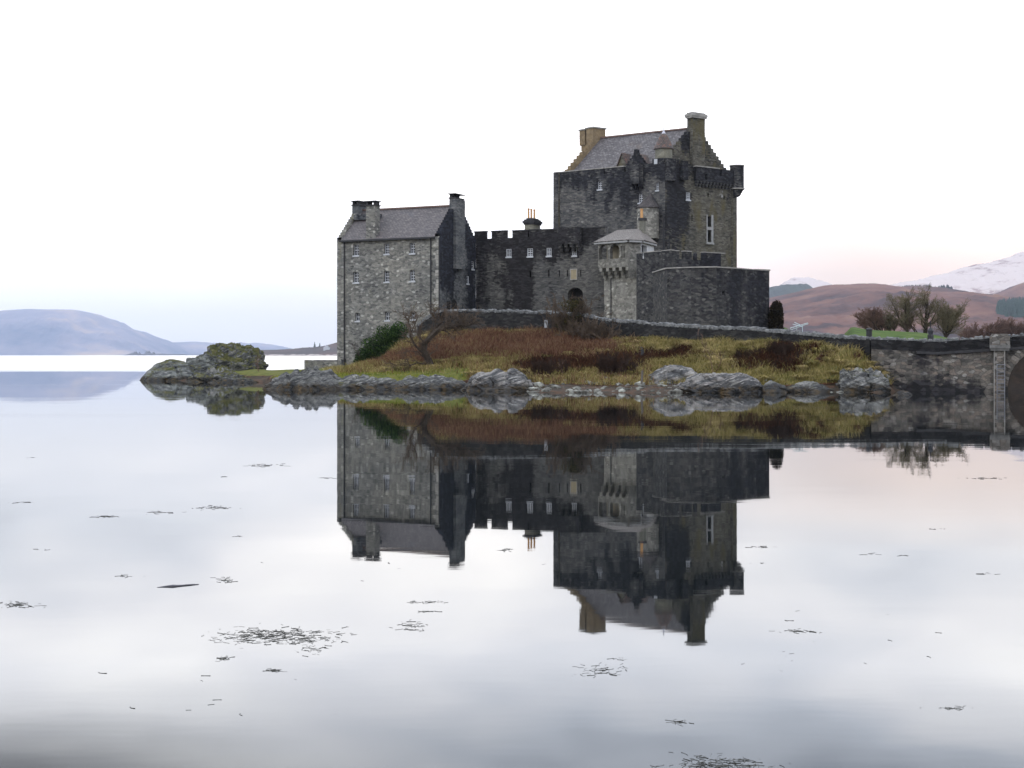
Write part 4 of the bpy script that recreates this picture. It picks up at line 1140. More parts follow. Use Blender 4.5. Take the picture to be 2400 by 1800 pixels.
def zones(X, Y, Z, j=None):
    """0 green turf, 1 straw grass, 2 red bracken, 3 dark brush and shade painted behind the bridge arch, 4 shore mud; read off the photograph once, kept as places on the island"""
    px = MID + FOC * X / Y
    py = HOR - FOC * (Z - CAM_H) / Y
    q = np.column_stack([X.ravel(), Y.ravel(), np.zeros(X.size)])
    wob = (fbm(q * .35 + 9, 3).reshape(X.shape) - .5)
    py = py + wob * 14; px = px + wob * 40
    if j is not None:
        py = py + j[0] * 5.5; px = px + j[1] * 10
    o = np.ones(X.shape)
    up = np.interp(px, [870, 900, 1000, 1082, 1200, 1320, 1430], [852, 842, 812, 792, 783, 790, 800])
    lo = np.interp(px, [870, 900, 995, 1150, 1211, 1300, 1430], [852, 851, 846, 836, 834, 836, 826])
    o = np.where((px > 875) & (px < 1440) & (py > up) & (py < lo), 2, o)
    dk = (px > 1190) & (px < 1480) & (py > np.interp(px, [1190, 1260, 1330, 1480], [848, 836, 836, 826])) & (py < np.interp(px, [1190, 1250, 1480], [856, 874, 866]))
    o = np.where(dk, 3, o)
    for cx, cy, rx, ry in ((1512, 838, 34, 20), (1600, 827, 36, 16), (1560, 836, 26, 12), (1835, 836, 50, 34), (1935, 838, 15, 12), (1755, 846, 36, 16), (1905, 822, 14, 8), (2010, 834, 12, 8)):
        o = np.where(((px - cx) / rx) ** 2 + ((py - cy) / ry) ** 2 < 1, 3, o)
    if j is not None:
        sw = (np.abs(j[0] * 37.7) % 1.0) < .08
        o = np.where(sw & (o == 1), 2, np.where(sw & (o == 2), 1, o))
    gr = (px < 1110) & (py > np.interp(px, [600, 800, 900, 1000, 1110], [855, 868, 868, 866, 862]))
    o = np.where(gr, 0, o)
    o = np.where(px < 760, 0, o)
    o = np.where(Z < .5 + wob * .5, 4, o)
    o = np.where((px > 2290) & (Y > 104), 3, o)  # ground darkened here to paint the shade seen through the arch
    return o

xs, ys = np.arange(-44, 46, .5), np.arange(92, 192, .5)
Xg, Yg = np.meshgrid(xs, ys, indexing='ij')
Zg = terr(Xg, Yg)
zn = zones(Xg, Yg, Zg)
def ground_mat():
    m, t, out = new_mat('island_turf')
    z = attr(t, 'stain', 'Fac')
    pc_ = objco(t)
    n = noise(t, pc_, 1.4, 4.0, 0.65)
    g = ramp(t, n, [(0.3, (0.045, 0.062, 0.014)), (0.55, (0.10, 0.105, 0.025)), (0.75, (0.15, 0.12, 0.045))])
    s = ramp(t, n, [(0.3, (0.05, 0.055, 0.015)), (0.55, (0.11, 0.095, 0.03)), (0.75, (0.17, 0.13, 0.05))])
    b = ramp(t, n, [(0.3, (0.035, 0.016, 0.010)), (0.6, (0.075, 0.034, 0.020)), (0.75, (0.11, 0.06, 0.03))])
    d = ramp(t, n, [(0.3, (0.006, 0.005, 0.004)), (0.7, (0.024, 0.016, 0.011))])  # brush tones, kept near black to paint the arch shade too
    mu = ramp(t, n, [(0.3, (0.022, 0.019, 0.016)), (0.48, (0.045, 0.036, 0.028)), (0.62, (0.075, 0.042, 0.028)), (0.75, (0.11, 0.095, 0.07))])
    c = mix(t, mrange(t, z, 0, 1, smooth=False), g, s)
    c = mix(t, mrange(t, z, 1, 2, smooth=False), c, b)
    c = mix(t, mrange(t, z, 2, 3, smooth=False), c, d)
    c = mix(t, mrange(t, z, 3, 4, smooth=False), c, mu)
    finish(t, out, c, 0.95, noise(t, pc_, 6.0, 3.0), 0.5, 0.08, 0.1)
    return m
mb = MB()
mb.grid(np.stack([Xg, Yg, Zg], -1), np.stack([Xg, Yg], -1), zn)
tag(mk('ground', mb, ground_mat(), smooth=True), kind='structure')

# lawn behind the parapet on the right
lx = np.arange(24, 43.5, .4); ly = np.arange(126, 152, 1.0)
LX, LY = np.meshgrid(lx, ly, indexing='ij')
lpx = MID + FOC * LX / LY
lz = CAM_H + (HOR - np.interp(lpx, [1815, 1828, 1840, 1856, 1880, 1965, 1984, 1996, 2008, 2030, 2100, 2165, 2205, 2240, 2290], [776, 768, 767, 776, 792, 794, 778, 766, 768, 773, 776, 780, 788, 796, 860])) * 136 / FOC
LZ = CAM_H + (lz - CAM_H) * LY / 136 - .008 * (LY - 136) ** 2 + (fbm(np.column_stack([LX.ravel(), LY.ravel(), LX.ravel() * 0]) * .5, 3).reshape(LX.shape) - .5) * .12
mb = MB(); mb.grid(np.stack([LX, LY, LZ], -1))
tag(mk('lawn', mb, blend_mat('bright_lawn', [(0.32, (0.028, 0.052, 0.011)), (0.5, (0.05, 0.088, 0.018)), (0.68, (0.085, 0.105, 0.03))], .7), smooth=True), kind='structure')

# ------------------------------------------------------------------ approach wall and bridge
M['dry'] = stone('dark_drystone', [(0.007, 0.0075, 0.0095), (0.015, 0.015, 0.0165), (0.022, 0.0215, 0.0215), (0.042, 0.042, 0.043)], dark=(0.005, 0.005, 0.006), sx=2.8, sy=6.5, mortar=(0.012, 0.012, 0.012), wob=.5, bias=.0)
M['bridge'] = stone('bridge_rubble', [(0.0625, 0.0600, 0.0575), (0.0938, 0.0887, 0.0825), (0.1187, 0.1100, 0.1013), (0.1375, 0.1162, 0.1025), (0.1875, 0.1837, 0.1787)], dark=(0.008, 0.008, 0.010), sx=2.5, sy=5.0, mortar=(0.03, 0.03, 0.03), wob=.4, bias=.0, boulders=.92)
def resample(pts, step):
    p = np.asarray(pts, float)
    L = np.concatenate([[0], np.cumsum(np.linalg.norm(np.diff(p[:, :2], axis=0), axis=1))])
    k = np.arange(0, L[-1], step)
    return np.column_stack([np.interp(k, L, p[:, i]) for i in range(p.shape[1])])
WP = [(978, 131, 759), (1003, 130, 741), (1030, 129, 723), (1100, 127.8, 723.5), (1181, 126.3, 723), (1279, 123.8, 727), (1366, 121.4, 732), (1424, 119.8, 743), (1480, 118.3, 748.5), (1555, 116.6, 754), (1664, 113.4, 760), (1794, 110.3, 767), (1837, 109.2, 769), (1885, 107.6, 774), (1926, 106.2, 777), (1983, 104.4, 782), (2042, 102.9, 786.5)]
BP = [(2042, 102.9, 786.5), (2110, 101.8, 790), (2197, 101.0, 793), (2250, 100.4, 789.5), (2308, 99.9, 785), (2400, 99.2, 778.5), (2500, 98.5, 773), (2800, 97.0, 768), (3100, 96.0, 768)]
def P3(L):
    return np.array([at(*(p[0], p[2], p[1])) for p in L])
def copestones(mb, pts, r, dens=3.2, size=(.2, .34), depth=.5):
    L = np.concatenate([[0], np.cumsum(np.linalg.norm(np.diff(pts[:, :2], axis=0), axis=1))])
    k = 0.0
    while k < L[-1]:
        w_ = r.uniform(.16, .36)
        c = np.array([np.interp(k + w_ / 2, L, pts[:, i]) for i in range(3)])
        c2 = np.array([np.interp(k + w_ / 2 + .1, L, pts[:, i]) for i in range(3)])
        d = (c2 - c)[:2]; d /= np.linalg.norm(d) + 1e-9
        ti = r.uniform(-.45, .25)
        a = np.array([d[0] * math.cos(ti), d[1] * math.cos(ti), math.sin(ti)])
        up = np.array([-d[0] * math.sin(ti), -d[1] * math.sin(ti), math.cos(ti)])
        nrm = np.array([d[1], -d[0], 0])
        h = r.uniform(*size)
        rock_box(mb, c + np.array([0, 0, -.06]), a, nrm, up, w_ * .52, depth * .5 * r.uniform(.8, 1.15), h, r)
        k += w_
def rock_box(mb, c, a, b, up, ha, hb, h, r):
    """rough field stone"""
    co = []
    for k in (0, .75, 1.0):
        f = 1.0 if k < 1 else .55
        for x, y in ((-1, -1), (1, -1), (1, 1), (-1, 1)):
            co.append(c + a * x * ha * f * r.uniform(.85, 1.05) + b * y * hb * f * r.uniform(.85, 1.05) + up * h * k * r.uniform(.93, 1.05))
    q = [[0, 1, 5, 4], [1, 2, 6, 5], [2, 3, 7, 6], [3, 0, 4, 7], [4, 5, 9, 8], [5, 6, 10, 9], [6, 7, 11, 10], [7, 4, 8, 11], [8, 9, 10, 11]]
    if np.dot(np.cross(a, b), up) < 0:
        q = [x[::-1] for x in q]
    mb.add(co, q, st=r.uniform(0, 1))
M['cope'] = blend_mat('lichened_copestone', [(0.3, (0.045, 0.047, 0.05)), (0.5, (0.11, 0.115, 0.12)), (0.7, (0.22, 0.225, 0.225))], 2.6, 5.0)
M['cope2'] = blend_mat('dark_copestone', [(0.35, (0.02, 0.021, 0.023)), (0.55, (0.05, 0.05, 0.05)), (0.75, (0.13, 0.13, 0.125))], 2.6, 5.0)
pr = random.Random(3)
wp = resample(P3(WP), .5)
wp[:, 2] += (fbm(np.column_stack([wp[:, :2] * .5, wp[:, 0] * 0]), 3) - .5) * .22
pw = root('parapet_wall', (wp[len(wp) // 2][0], wp[len(wp) // 2][1], 4.0), 'long dark dry-stone parapet wall with rough upright copestones below the castle', 'wall')
mb = MB()
zb_ = terr(wp[:, 0], wp[:, 1] - .3) - .6
strip(mb, wp[:, :2], zb_, wp[:, 2] - .28, .55, 8, 3, stains=[(0, 90, -5, 20, .12, .5), (34, 60, -5, 20, .25, 3.0)])
mk('wall', mb, M['dry'], pw)
mb = MB(); copestones(mb, wp + np.array([.0, .27, -.28]), pr); mk('coping', mb, M['cope'], pw)

bp = resample(P3(BP), .35)
bp[:, 2] += (fbm(np.column_stack([bp[:, :2] * .6, bp[:, 0] * 0]), 3) - .5) * .14
br = root('stone_bridge', (34.0, 99.5, 0), 'dark rubble stone bridge with round arch and buttress at the right edge of the photo', 'bridge')
bl = np.concatenate([[0], np.cumsum(np.linalg.norm(np.diff(bp[:, :2], axis=0), axis=1))])
pxs = MID + FOC * bp[:, 0] / bp[:, 1]
# arch openings along the bridge
arch = []
s_first = float(np.interp(2362, pxs, bl))
R0 = 3.3
for k in range(2):
    arch.append((s_first + R0 + k * 10.5, R0, .35))
fine = np.unique(np.round(np.concatenate([bl] + [c + r_ * np.cos(np.linspace(0, np.pi, 60)) for c, r_, z_ in arch]), 3))
fine = fine[(fine >= 0) & (fine <= bl[-1])]
fp = np.column_stack([np.interp(fine, bl, bp[:, i]) for i in range(3)])
foot = np.full(len(fine), -1.2)
for c, r_, z_ in arch:
    ins = np.abs(fine - c) < r_ - .001
    foot = np.where(ins, z_ + np.sqrt(np.clip(r_ ** 2 - (fine - c) ** 2, 0, None)) * .86, foot)
head = fp[:, 2] - .95
mb = MB()
bst_ = [(0, 4.5, -2, 6, .28, .5), (4.0, 6.6, -2, 1.6, .55, .4), (6.5, 11.5, 2.0, 2.9, -.2, .25), (0, 60, -2, .35, .5, .15), (0, 30, 2.7, 3.4, .3, .15)]
strip(mb, fp[:, :2], foot, head, 3.6, 12, 7, stains=bst_, bottom=True)
mk('wall', mb, M['bridge'], br)
mb = MB()
bq = np.column_stack([bl, bl])
strip(mb, bp[:, :2], bp[:, 2] - .93, bp[:, 2] - .24, .5, 4, 8, stains=[(-1, 90, -5, 20, .45, .5)], out=.03)
strip(mb, bp[:, :2] + np.array([0, 3.2]), bp[:, 2] - 1.0, bp[:, 2] - .24, .45, 3, 9, bias=.4)
mk('parapet', mb, M['dry'], br)
mb = MB()
i0 = int(np.searchsorted(bl, float(np.interp(2145, pxs, bl))))
strip(mb, bp[i0:, :2], bp[i0:, 2] - 1.12, bp[i0:, 2] - .935, .3, 2, 5, out=.2, bottom=True)
mk('string_course', mb, M['copedark'], br)
mb = MB(); copestones(mb, bp + np.array([0, .27, -.26]), pr, size=(.2, .32)); mk('coping', mb, M['cope'], br)
# voussoirs
for c, r_, z_ in arch:
    mb = MB()
    nv = 22
    for k in range(nv):
        th = math.pi * (k + .5) / nv
        s_ = c - r_ * math.cos(th)
        if s_ > bl[-1] - 1: continue
        p = np.array([np.interp(s_, bl, bp[:, i]) for i in range(2)])
        p2 = np.array([np.interp(s_ + .2, bl, bp[:, i]) for i in range(2)])
        d = (p2 - p) / np.linalg.norm(p2 - p)
        d3 = np.array([d[0], d[1], 0]); n3 = np.array([d[1], -d[0], 0])
        rad = -math.cos(th) * d3 + math.sin(th) * .86 * UP
        rad /= np.linalg.norm(rad)
        tan = np.cross(n3, rad)
        o = np.array([p[0], p[1], z_ + r_ * math.sin(th) * .86])
        wv = math.pi * r_ / nv * .46
        mb.box(o, rad, tan, n3, (.0, .62 * pr.uniform(.85, 1.1)), (-wv, wv), (-.3, .09), st=0)
    mk('voussoir_ring', mb, M['bridge'], br)
# buttress with cornice
sb_ = float(np.interp(2342, pxs, bl))
p = np.array([np.interp(sb_, bl, bp[:, i]) for i in range(3)])
d = np.array([np.interp(sb_ + .3, bl, bp[:, i]) for i in range(2)]) - p[:2]; d /= np.linalg.norm(d)
d3 = np.array([d[0], d[1], 0]); n3 = np.array([d[1], -d[0], 0]); o = np.array([p[0], p[1], 0])
ztop = p[2]
mb = MB()
for k in range(8):
    z0_, z1_ = -1 + (ztop - 1.1 + 1) * k / 8, -1 + (ztop - 1.1 + 1) * (k + 1) / 8
    mb.box(o, d3, n3, UP, (-.36, .36), (-.05, .42), (z0_, z1_), skip=('+c', '-c') if k < 7 else ('-c',))
mk('buttress', mb, M['bridge'], br)
mb = MB()
mb.box(o, d3, n3, UP, (-.36, -.31), (.40, .45), (-.6, ztop - 1.1)); mb.box(o, d3, n3, UP, (.31, .36), (.40, .445), (.9, ztop - 1.1))
mk('pale_edging', mb, M['coping'], br)
mb = MB()
mb.box(o, d3, n3, UP, (-.62, .68), (-.1, .62), (ztop - .35 - .62, ztop - .30 - .42)); mb.box(o, d3, n3, UP, (-.56, .62), (-.1, .55), (ztop - 1.12, ztop - .972))
M['cornice'] = plain('weathered_cornice', (0.12, 0.12, 0.118), .9, .4, 3.0)
mk('cornice', mb, M['cornice'], br)
mb = MB(); mb.box(o, d3, n3, UP, (-.62, .66), (-.2, .58), (ztop - .718, ztop - .14)); mb.box(o, d3, n3, UP, (-.5, .54), (-.15, .46), (ztop - .14, ztop + .02)); mk('pier_cap', mb, M['bridge'], br)
lad = root('ladder', (*(o[:2] + n3[:2] * .5), 0), 'narrow pale metal ladder fixed to the bridge buttress', 'ladder')
mb = MB()
for x in (-.16, .33):
    mb.tube([o + d3 * x + n3 * .53 + UP * -.5, o + d3 * x + n3 * .53 + UP * 1.9], .022, 6)
mk('rail', mb, M['lead'], lad)
for k in range(8):
    mb = MB(); z_ = .1 + k * .25
    mb.tube([o + d3 * -.16 + n3 * .53 + UP * z_, o + d3 * .33 + n3 * .53 + UP * z_], .02, 6); mk('rung', mb, M['lead'], lad)

# low quay wall left of the house
qa, qb = at(716, 845, 147.6), at(797, 844, 148.6)
mb = MB()
pth = np.linspace(qa[:2], qb[:2], 14)
strip(mb, pth, np.full(14, .2), np.full(14, 2.0), .8, 6, 11, bias=.08)
qw = mk('quay_wall', mb, M['pale'], loc=(qa[0], qa[1], .8))
tag(qw, 'low grey stone quay wall running left from the gabled house', 'wall')

# ------------------------------------------------------------------ rocks
def rock_mat(name, moss, warm=0.0, pale=1.0):
    m, t, out = new_mat(name)
    geo = nd(t, 'ShaderNodeNewGeometry')
    pos = geo.outputs['Position']
    nz = nd(t, 'ShaderNodeSeparateXYZ', {0: geo.outputs['Normal']}).outputs[2]
    z = nd(t, 'ShaderNodeSeparateXYZ', {0: pos}).outputs[2]
    n = noise(t, pos, 1.3, 6.0, 0.7)
    k = pale
    c = ramp(t, n, [(0.28, (0.055 * k, 0.058 * k, 0.062 * k)), (0.45, (0.14 * k * (1 + warm), 0.145 * k, 0.14 * k)), (0.6, (0.23 * k * (1 + warm), 0.23 * k, 0.225 * k)), (0.78, (0.33 * k, 0.335 * k, 0.32 * k))])
    lich = noise(t, pos, 4.5, 5.0, 0.7)
    c = mix(t, mrange(t, lich, 0.58, 0.66, 0, .65), c, (0.36 * k, 0.37 * k, 0.345 * k))
    fo = nd(t, 'ShaderNodeVectorRotate', {'Vector': pos, 'Axis': (0.3, 1.0, 0.2), 'Angle': 0.38}, rotation_type='AXIS_ANGLE').outputs[0]
    seam = noise(t, vmul(t, fo, (.42, .42, 3.6)), 1.0, 5.0, .68)
    c = mix(t, mrange(t, seam, .45, .55, .0, .9), c, (0.05 * k, 0.053 * k, 0.058 * k))
    seam2 = noise(t, vmul(t, fo, (.8, .8, 6.0)), 1.3, 4.0, .6)
    c = mix(t, mrange(t, seam2, .58, .66, .0, .65), c, (0.40 * k, 0.405 * k, 0.395 * k))
    cr = nd(t, 'ShaderNodeTexVoronoi', {'Vector': nd(t, 'ShaderNodeVectorMath', {0: vmul(t, pos, (.5, .5, 1.3)), 1: vmul(t, noise(t, pos, .9, 4.0, .6, 1), (1.1, 1.1, 1.1))}, operation='ADD').outputs[0], 'Scale': 0.8, 'Randomness': 1.0}, feature='DISTANCE_TO_EDGE').outputs[0]
    c = mix(t, mrange(t, cr, 0.0, 0.03, .75, 0), c, (0.02, 0.02, 0.022))
    if moss:
        mz = mth(t, 'MULTIPLY_ADD', noise(t, pos, .9, 4.0, .65), 1.5, nz)
        mc = ramp(t, noise(t, pos, 2.5, 4.0), [(0.3, (0.028, 0.032, 0.012)), (0.55, (0.062, 0.064, 0.022)), (0.75, (0.11, 0.09, 0.04))])
        c = mix(t, mrange(t, mz, 1.75 - moss, 1.95 - moss), c, mc)
    tide = mrange(t, mth(t, 'MULTIPLY_ADD', noise(t, vmul(t, pos, (.6, .6, .3)), 1.0, 4.0), 0.9, mth(t, 'MULTIPLY', z, -1.0)), -.12, .22)
    wrack = ramp(t, noise(t, pos, 2.2, 3.0), [(0.4, (0.014, 0.015, 0.017)), (0.58, (0.030, 0.022, 0.012)), (0.72, (0.075, 0.048, 0.018))])
    c = mix(t, mth(t, 'MULTIPLY', tide, .88), c, wrack)
    hh = mth(t, 'ADD', noise(t, pos, 3.0, 6.0, .7), mrange(t, cr, 0, .1, 0, .6))
    finish(t, out, c, 0.85, hh, 0.9, 0.12, 0.2)
    return m
M['rock'] = rock_mat('grey_lichen_rock', 0.1, 0, .8)
M['rockm'] = rock_mat('mossy_rock', 0.50, pale=.85)
M['rockg'] = rock_mat('grassy_crag', 0.78, pale=.75)
M['rockp'] = rock_mat('pale_pinkish_rock', 0.0, .06, .95)
M['rockd'] = rock_mat('dark_slabby_rock', 0.0, 0, .62)
M['rockb'] = rock_mat('bluish_grey_rock', 0.25, -.06, .75)

def ico(n):
    bm = bmesh.new()
    bmesh.ops.create_icosphere(bm, subdivisions=n, radius=1.0)
    v = np.array([x.co[:] for x in bm.verts]); f = np.array([[w.index for w in x.verts] for x in bm.faces])
    bm.free()
    return v, f
ICO = {n: ico(n) for n in (1, 2, 3, 5, 6)}

def rock_shape(c, half, h, seed, k=2.6, amp=.28, fold=(0.3, 0.1, 1.0), strata=.22, lean=0.0, sub=6, peak=0.0, taper=.35):
    v, f = ICO[sub]
    p = np.abs(v) ** k
    s = v / (p.sum(1) ** (1 / k))[:, None]
    q = s * np.array([half[0], half[1], h])
    m_ = min(1.6, .6 + h)
    d = fbm(q * .55 + seed * 5.1, 4, .55) - .5
    d2 = fbm(q * .26 + seed * 9.7, 2) - .5
    rid = fbm(q * np.array([.7, .7, 1.2]) + seed * 3.3, 4, .55, True) - .5
    disp = amp * (1.2 * d + 1.6 * d2 + .7 * rid) * m_
    n_ = np.array(fold) / np.linalg.norm(fold)
    a_ = np.cross(n_, (0, 1, .2)); a_ /= np.linalg.norm(a_); b_ = np.cross(n_, a_)
    w_ = fbm(q * .35 + seed, 3) - .5
    L = np.column_stack([q @ a_ * .45, q @ b_ * .45, q @ n_ * 2.3 + w_ * 2.0])
    lay = fbm(L + seed * 1.3, 4, .6)
    lay = np.clip((lay - .35) / .3, 0, 1)
    lay = lay * lay * (3 - 2 * lay)
    disp = disp + strata * (lay - .6) * m_
    cr = fbm(q * np.array([.9, .9, .5]) + seed * 6.1, 3, .5, True)
    disp = disp - .22 * np.clip((cr - .80) / .2, 0, 1) * m_
    disp = disp + .07 * (fbm(q * 3.1 + seed, 3, .6) - .5) * m_
    q = q + v * (disp - .14 * m_)[:, None]
    q[:, :2] *= (1 + taper * (.45 - np.clip(q[:, 2] / h, -.3, 1.2)))[:, None]
    if lean:
        q[:, 2] += lean * q[:, 0]
    if peak:
        q[:, 2] *= 1 - peak * (np.abs(q[:, 0]) / half[0])
    return q + np.array(c), f

def rock(label, x0, x1, ytop, ywat, mat, seed, depth=None, back=0.0, name='boulder', parent=None, sink=.35, **kw):
    Yw = water_y(ywat) + back
    w_ = (x1 - x0) * Yw / FOC * 1.08
    dp = depth or max(1.6, w_ * .6)
    Yc = Yw + dp / 2
    ctr = at((x0 + x1) / 2, ytop, Yc)
    h = (ctr[2] + sink) * 1.05
    V, Fc = rock_shape((ctr[0], Yc, -sink), (w_ / 2, dp / 2, h), h, seed, **kw) if False else rock_shape((ctr[0], Yc, -sink), (w_ / 2, dp / 2), h, seed, **kw)
    mb = MB(); mb.add(V, t=Fc)
    o = mk(name, mb, M[mat], loc=(ctr[0], Yc, 0))
    tag(o, label, 'rock')
    return o
GR = 'shore rocks around the castle island'
def R(*a, **k):
    o = rock(*a, **k); o['group'] = GR; return o
R('smooth pale boulder forming the left tip of the islet', 331, 462, 840, 893, 'rockb', 1, depth=8, k=2.2, amp=.16, strata=.06, back=1.0, lean=.12)
R('rounded grey rock shoulder between the pale islet boulder and the grassy crag', 425, 530, 831, 893, 'rockb', 2, depth=7, back=3.5, k=2.4, amp=.3, strata=.25, taper=.25)
R('craggy islet knoll capped with moss and rough grass', 478, 618, 813, 893, 'rockg', 3, depth=9, back=5.0, k=3.6, amp=.55, strata=.4, taper=.22, name='grassy_knoll')
R('mossy grey ledge at the foot of the grassy islet knoll', 450, 575, 862, 896, 'rockm', 4, depth=7, back=.5, amp=.5, strata=.45, k=2.4)
R('long flat dark ledge at the water below the islet knoll', 495, 606, 883, 898, 'rockb', 5, depth=5, amp=.3, back=.5, strata=.3)
R('small blunt stone on the skyline of the green neck', 606, 642, 862, 893, 'rockm', 7, depth=2, back=8, amp=.2)
R('dark slanting slabby outcrop at the water left of the house corner', 640, 815, 868, 914, 'rockd', 8, depth=7, strata=.22, fold=(.7, .1, .8), amp=.4)
R('long pale lichen-grey outcrop along the water below the gabled house', 775, 975, 884, 913, 'rock', 9, depth=5, amp=.4, k=3.4)
R('pale grey outcrop with dark undercut hollow left of the domed rock', 925, 1110, 885, 914, 'rock', 10, depth=5, amp=.45, k=3.4)
R('pale domed rock rising beside the pebble beach', 1092, 1262, 861, 917, 'rockp', 11, depth=6, amp=.35, lean=-.02, k=2.4)
R('white-patched flat-topped boulder right of the mooring post', 1521, 1640, 864, 917, 'rockp', 12, depth=4.0, back=.4, amp=.35, k=2.8, sink=-.25)
R('long low pale ledge sloping into the water below the yellow bank', 1588, 1812, 887, 921, 'rockp', 13, depth=5, amp=.42, k=2.4, strata=.4, fold=(.25, .1, 1), taper=.15)
R('peaked pale rock rising behind the long low ledge', 1695, 1770, 884, 917, 'rock', 25, depth=3.0, back=1.6, amp=.3, strata=.3, lean=-.06)
R('small low grey rock between the long ledge and the dark-sided rock', 1790, 1842, 898, 921, 'rock', 26, depth=2.2, amp=.25, strata=.3)
R('low dark-sided rock at the water with a pale crest', 1820, 1962, 894, 920, 'rock', 14, depth=3.2, amp=.25, peak=.3)
R('flat pale slab lying on the bank behind the dark-sided rock', 1884, 1962, 877, 917, 'rockp', 15, depth=3.0, back=.0, amp=.25)
R('big blocky pale grey boulder under the right grassy bank', 1952, 2034, 862, 920, 'rock', 16, depth=4.5, amp=.2, k=4.0)
R('rounded cracked grey boulder just right of the big blocky one', 2008, 2078, 866, 920, 'rock', 17, depth=4.2, amp=.24, k=3.2)
R('dark mossy boulder at the left foot of the bridge wall', 2064, 2146, 870, 917, 'rockm', 18, depth=3.6, amp=.3)
R('small dark mossy boulder between the bridge wall and the water', 2128, 2174, 888, 917, 'rockm', 19, depth=2.5, amp=.25)
R('thin flat pale rock barely out of the water before the bridge', 2074, 2142, 913, 927, 'rockp', 20, depth=1.6, amp=.1, sink=.3, k=2.2)
R('lone mossy boulder in the water against the bridge wall', 2184, 2256, 893, 915, 'rockm', 21, depth=2.2, amp=.2, back=-.4)
R('small wet boulder in the shadow of the bridge foot', 2150, 2176, 904, 919, 'rockd', 22, depth=1.2, amp=.15, sub=3) if False else None

# pebble beach
def scatter_stones(n, x0, x1, y0, y1, smin, smax, r):
    mb = MB()
    v, f = ICO[1]
    for _ in range(n):
        px, py = r.uniform(x0, x1), y0 + (y1 - y0) * r.random()
        Y = FOC * 2.1 / (py - HOR)
        X = (px - MID) * Y / FOC
        z = float(terr(np.array([X]), np.array([Y]))[0])
        if z < -.25 or z > .95: continue
        s = smin + (smax - smin) * r.random() ** 3
        J = np.array([[r.uniform(.75, 1.2) for _ in range(3)] for _ in range(len(v))])
        V = v * J * np.array([s * r.uniform(.8, 1.6), s, s * r.uniform(.4, .8)])
        a = r.uniform(0, 6.28); c_, s_ = math.cos(a), math.sin(a)
        V = np.column_stack([V[:, 0] * c_ - V[:, 1] * s_, V[:, 0] * s_ + V[:, 1] * c_, V[:, 2]]) + np.array([X, Y, z + s * .1])
        mb.add(V, t=f)
    return mb
pr = random.Random(11)
mb = scatter_stones(1500, 1235, 1600, 868, 908, .05, .34, pr)
M['peb'] = blend_mat('shore_stones', [(0.35, (0.05, 0.05, 0.045)), (0.5, (0.12, 0.12, 0.11)), (0.66, (0.30, 0.31, 0.28))], .9, 5.0)
tag(mk('pebbles', mb, M['peb']), kind='stuff')
mb = scatter_stones(1100, 1560, 2090, 884, 915, .05, .36, pr)
tag(mk('shore_stones', mb, M['peb']), kind='stuff')

# ------------------------------------------------------------------ grass and bracken
def blades(n, test, hmin, hmax, wid, lean, seed, clump=0.0, x=(-40, 31), y=(96, 131)):
    r = np.random.default_rng(seed)
    X = r.uniform(*x, n); Y = r.uniform(*y, n)
    if clump:
        ncl = n // 60
        cx, cy = r.uniform(*x, ncl), r.uniform(*y, ncl)
        k = r.integers(0, ncl, n); use = r.random(n) < clump
        X = np.where(use, cx[k] + r.normal(0, .22, n), X); Y = np.where(use, cy[k] + r.normal(0, .22, n), Y)
    Z = terr(X, Y)
    ok = test(X, Y, Z, r.normal(0, 1, (2, n))) & (Z > .25)
    # nothing grows inside the parapet wall or behind it
    wy = np.interp(X, np.concatenate([[-60], wp[:, 0], [26.0, 60]]), np.concatenate([[150], wp[:, 1], [102.3, 101]]))
    ok &= Y < wy - .25
    X, Y, Z = X[ok], Y[ok], Z[ok]
    m = len(X)
    q = np.column_stack([X, Y, X * 0])
    vig = .55 + .9 * fbm(q * .6 + seed, 3)
    h = r.uniform(hmin, hmax, m) * vig
    a = r.uniform(0, 2 * np.pi, m)
    w = wid * r.uniform(.6, 1.3, m)
    base = np.column_stack([X, Y, Z - .04])
    side_ = np.column_stack([np.cos(a), np.sin(a), np.zeros(m)])
    ld = np.column_stack([r.normal(0.15, 1, m), r.normal(-.25, 1, m), np.zeros(m)]) * lean
    midp = base + np.column_stack([ld[:, :2] * h[:, None] * .35, h * .6])
    tip = base + np.column_stack([ld[:, :2] * h[:, None], h * r.uniform(.75, 1.0, m)])
    V = np.stack([base - side_ * w[:, None], base + side_ * w[:, None], midp + side_ * w[:, None] * .75, midp - side_ * w[:, None] * .75, tip], 1).reshape(-1, 3)
    k = np.arange(m)[:, None] * 5
    mb = MB()
    tone = np.repeat(r.random(m) * .6 + .4 * fbm(q * .5 + seed * 2.2, 3), 5)
    mb.add(V, np.concatenate([k, k + 1, k + 2, k + 3], 1), np.concatenate([k + 3, k + 2, k + 4], 1), uv=V[:, :2], st=tone)
    return mb
def blade_mat(name, stops):
    m, t, out = new_mat(name)
    c = ramp(t, attr(t, 'stain', 'Fac'), stops)
    d = nd(t, 'ShaderNodeBsdfDiffuse', {0: c})
    tr = nd(t, 'ShaderNodeBsdfTranslucent', {0: c})
    mx = nd(t, 'ShaderNodeMixShader', {0: .25, 1: d.outputs[0], 2: tr.outputs[0]})
    t.links.new(mx.outputs[0], out.inputs[0])
    return m
Zn = lambda k: (lambda X, Y, Z, j: zones(X, Y, Z, j) == k)
M['straw'] = blade_mat('straw_grass', [(0.10, (0.045, 0.045, 0.015)), (0.30, (0.135, 0.122, 0.040)), (0.56, (0.265, 0.22, 0.085)), (0.9, (0.44, 0.35, 0.18))])
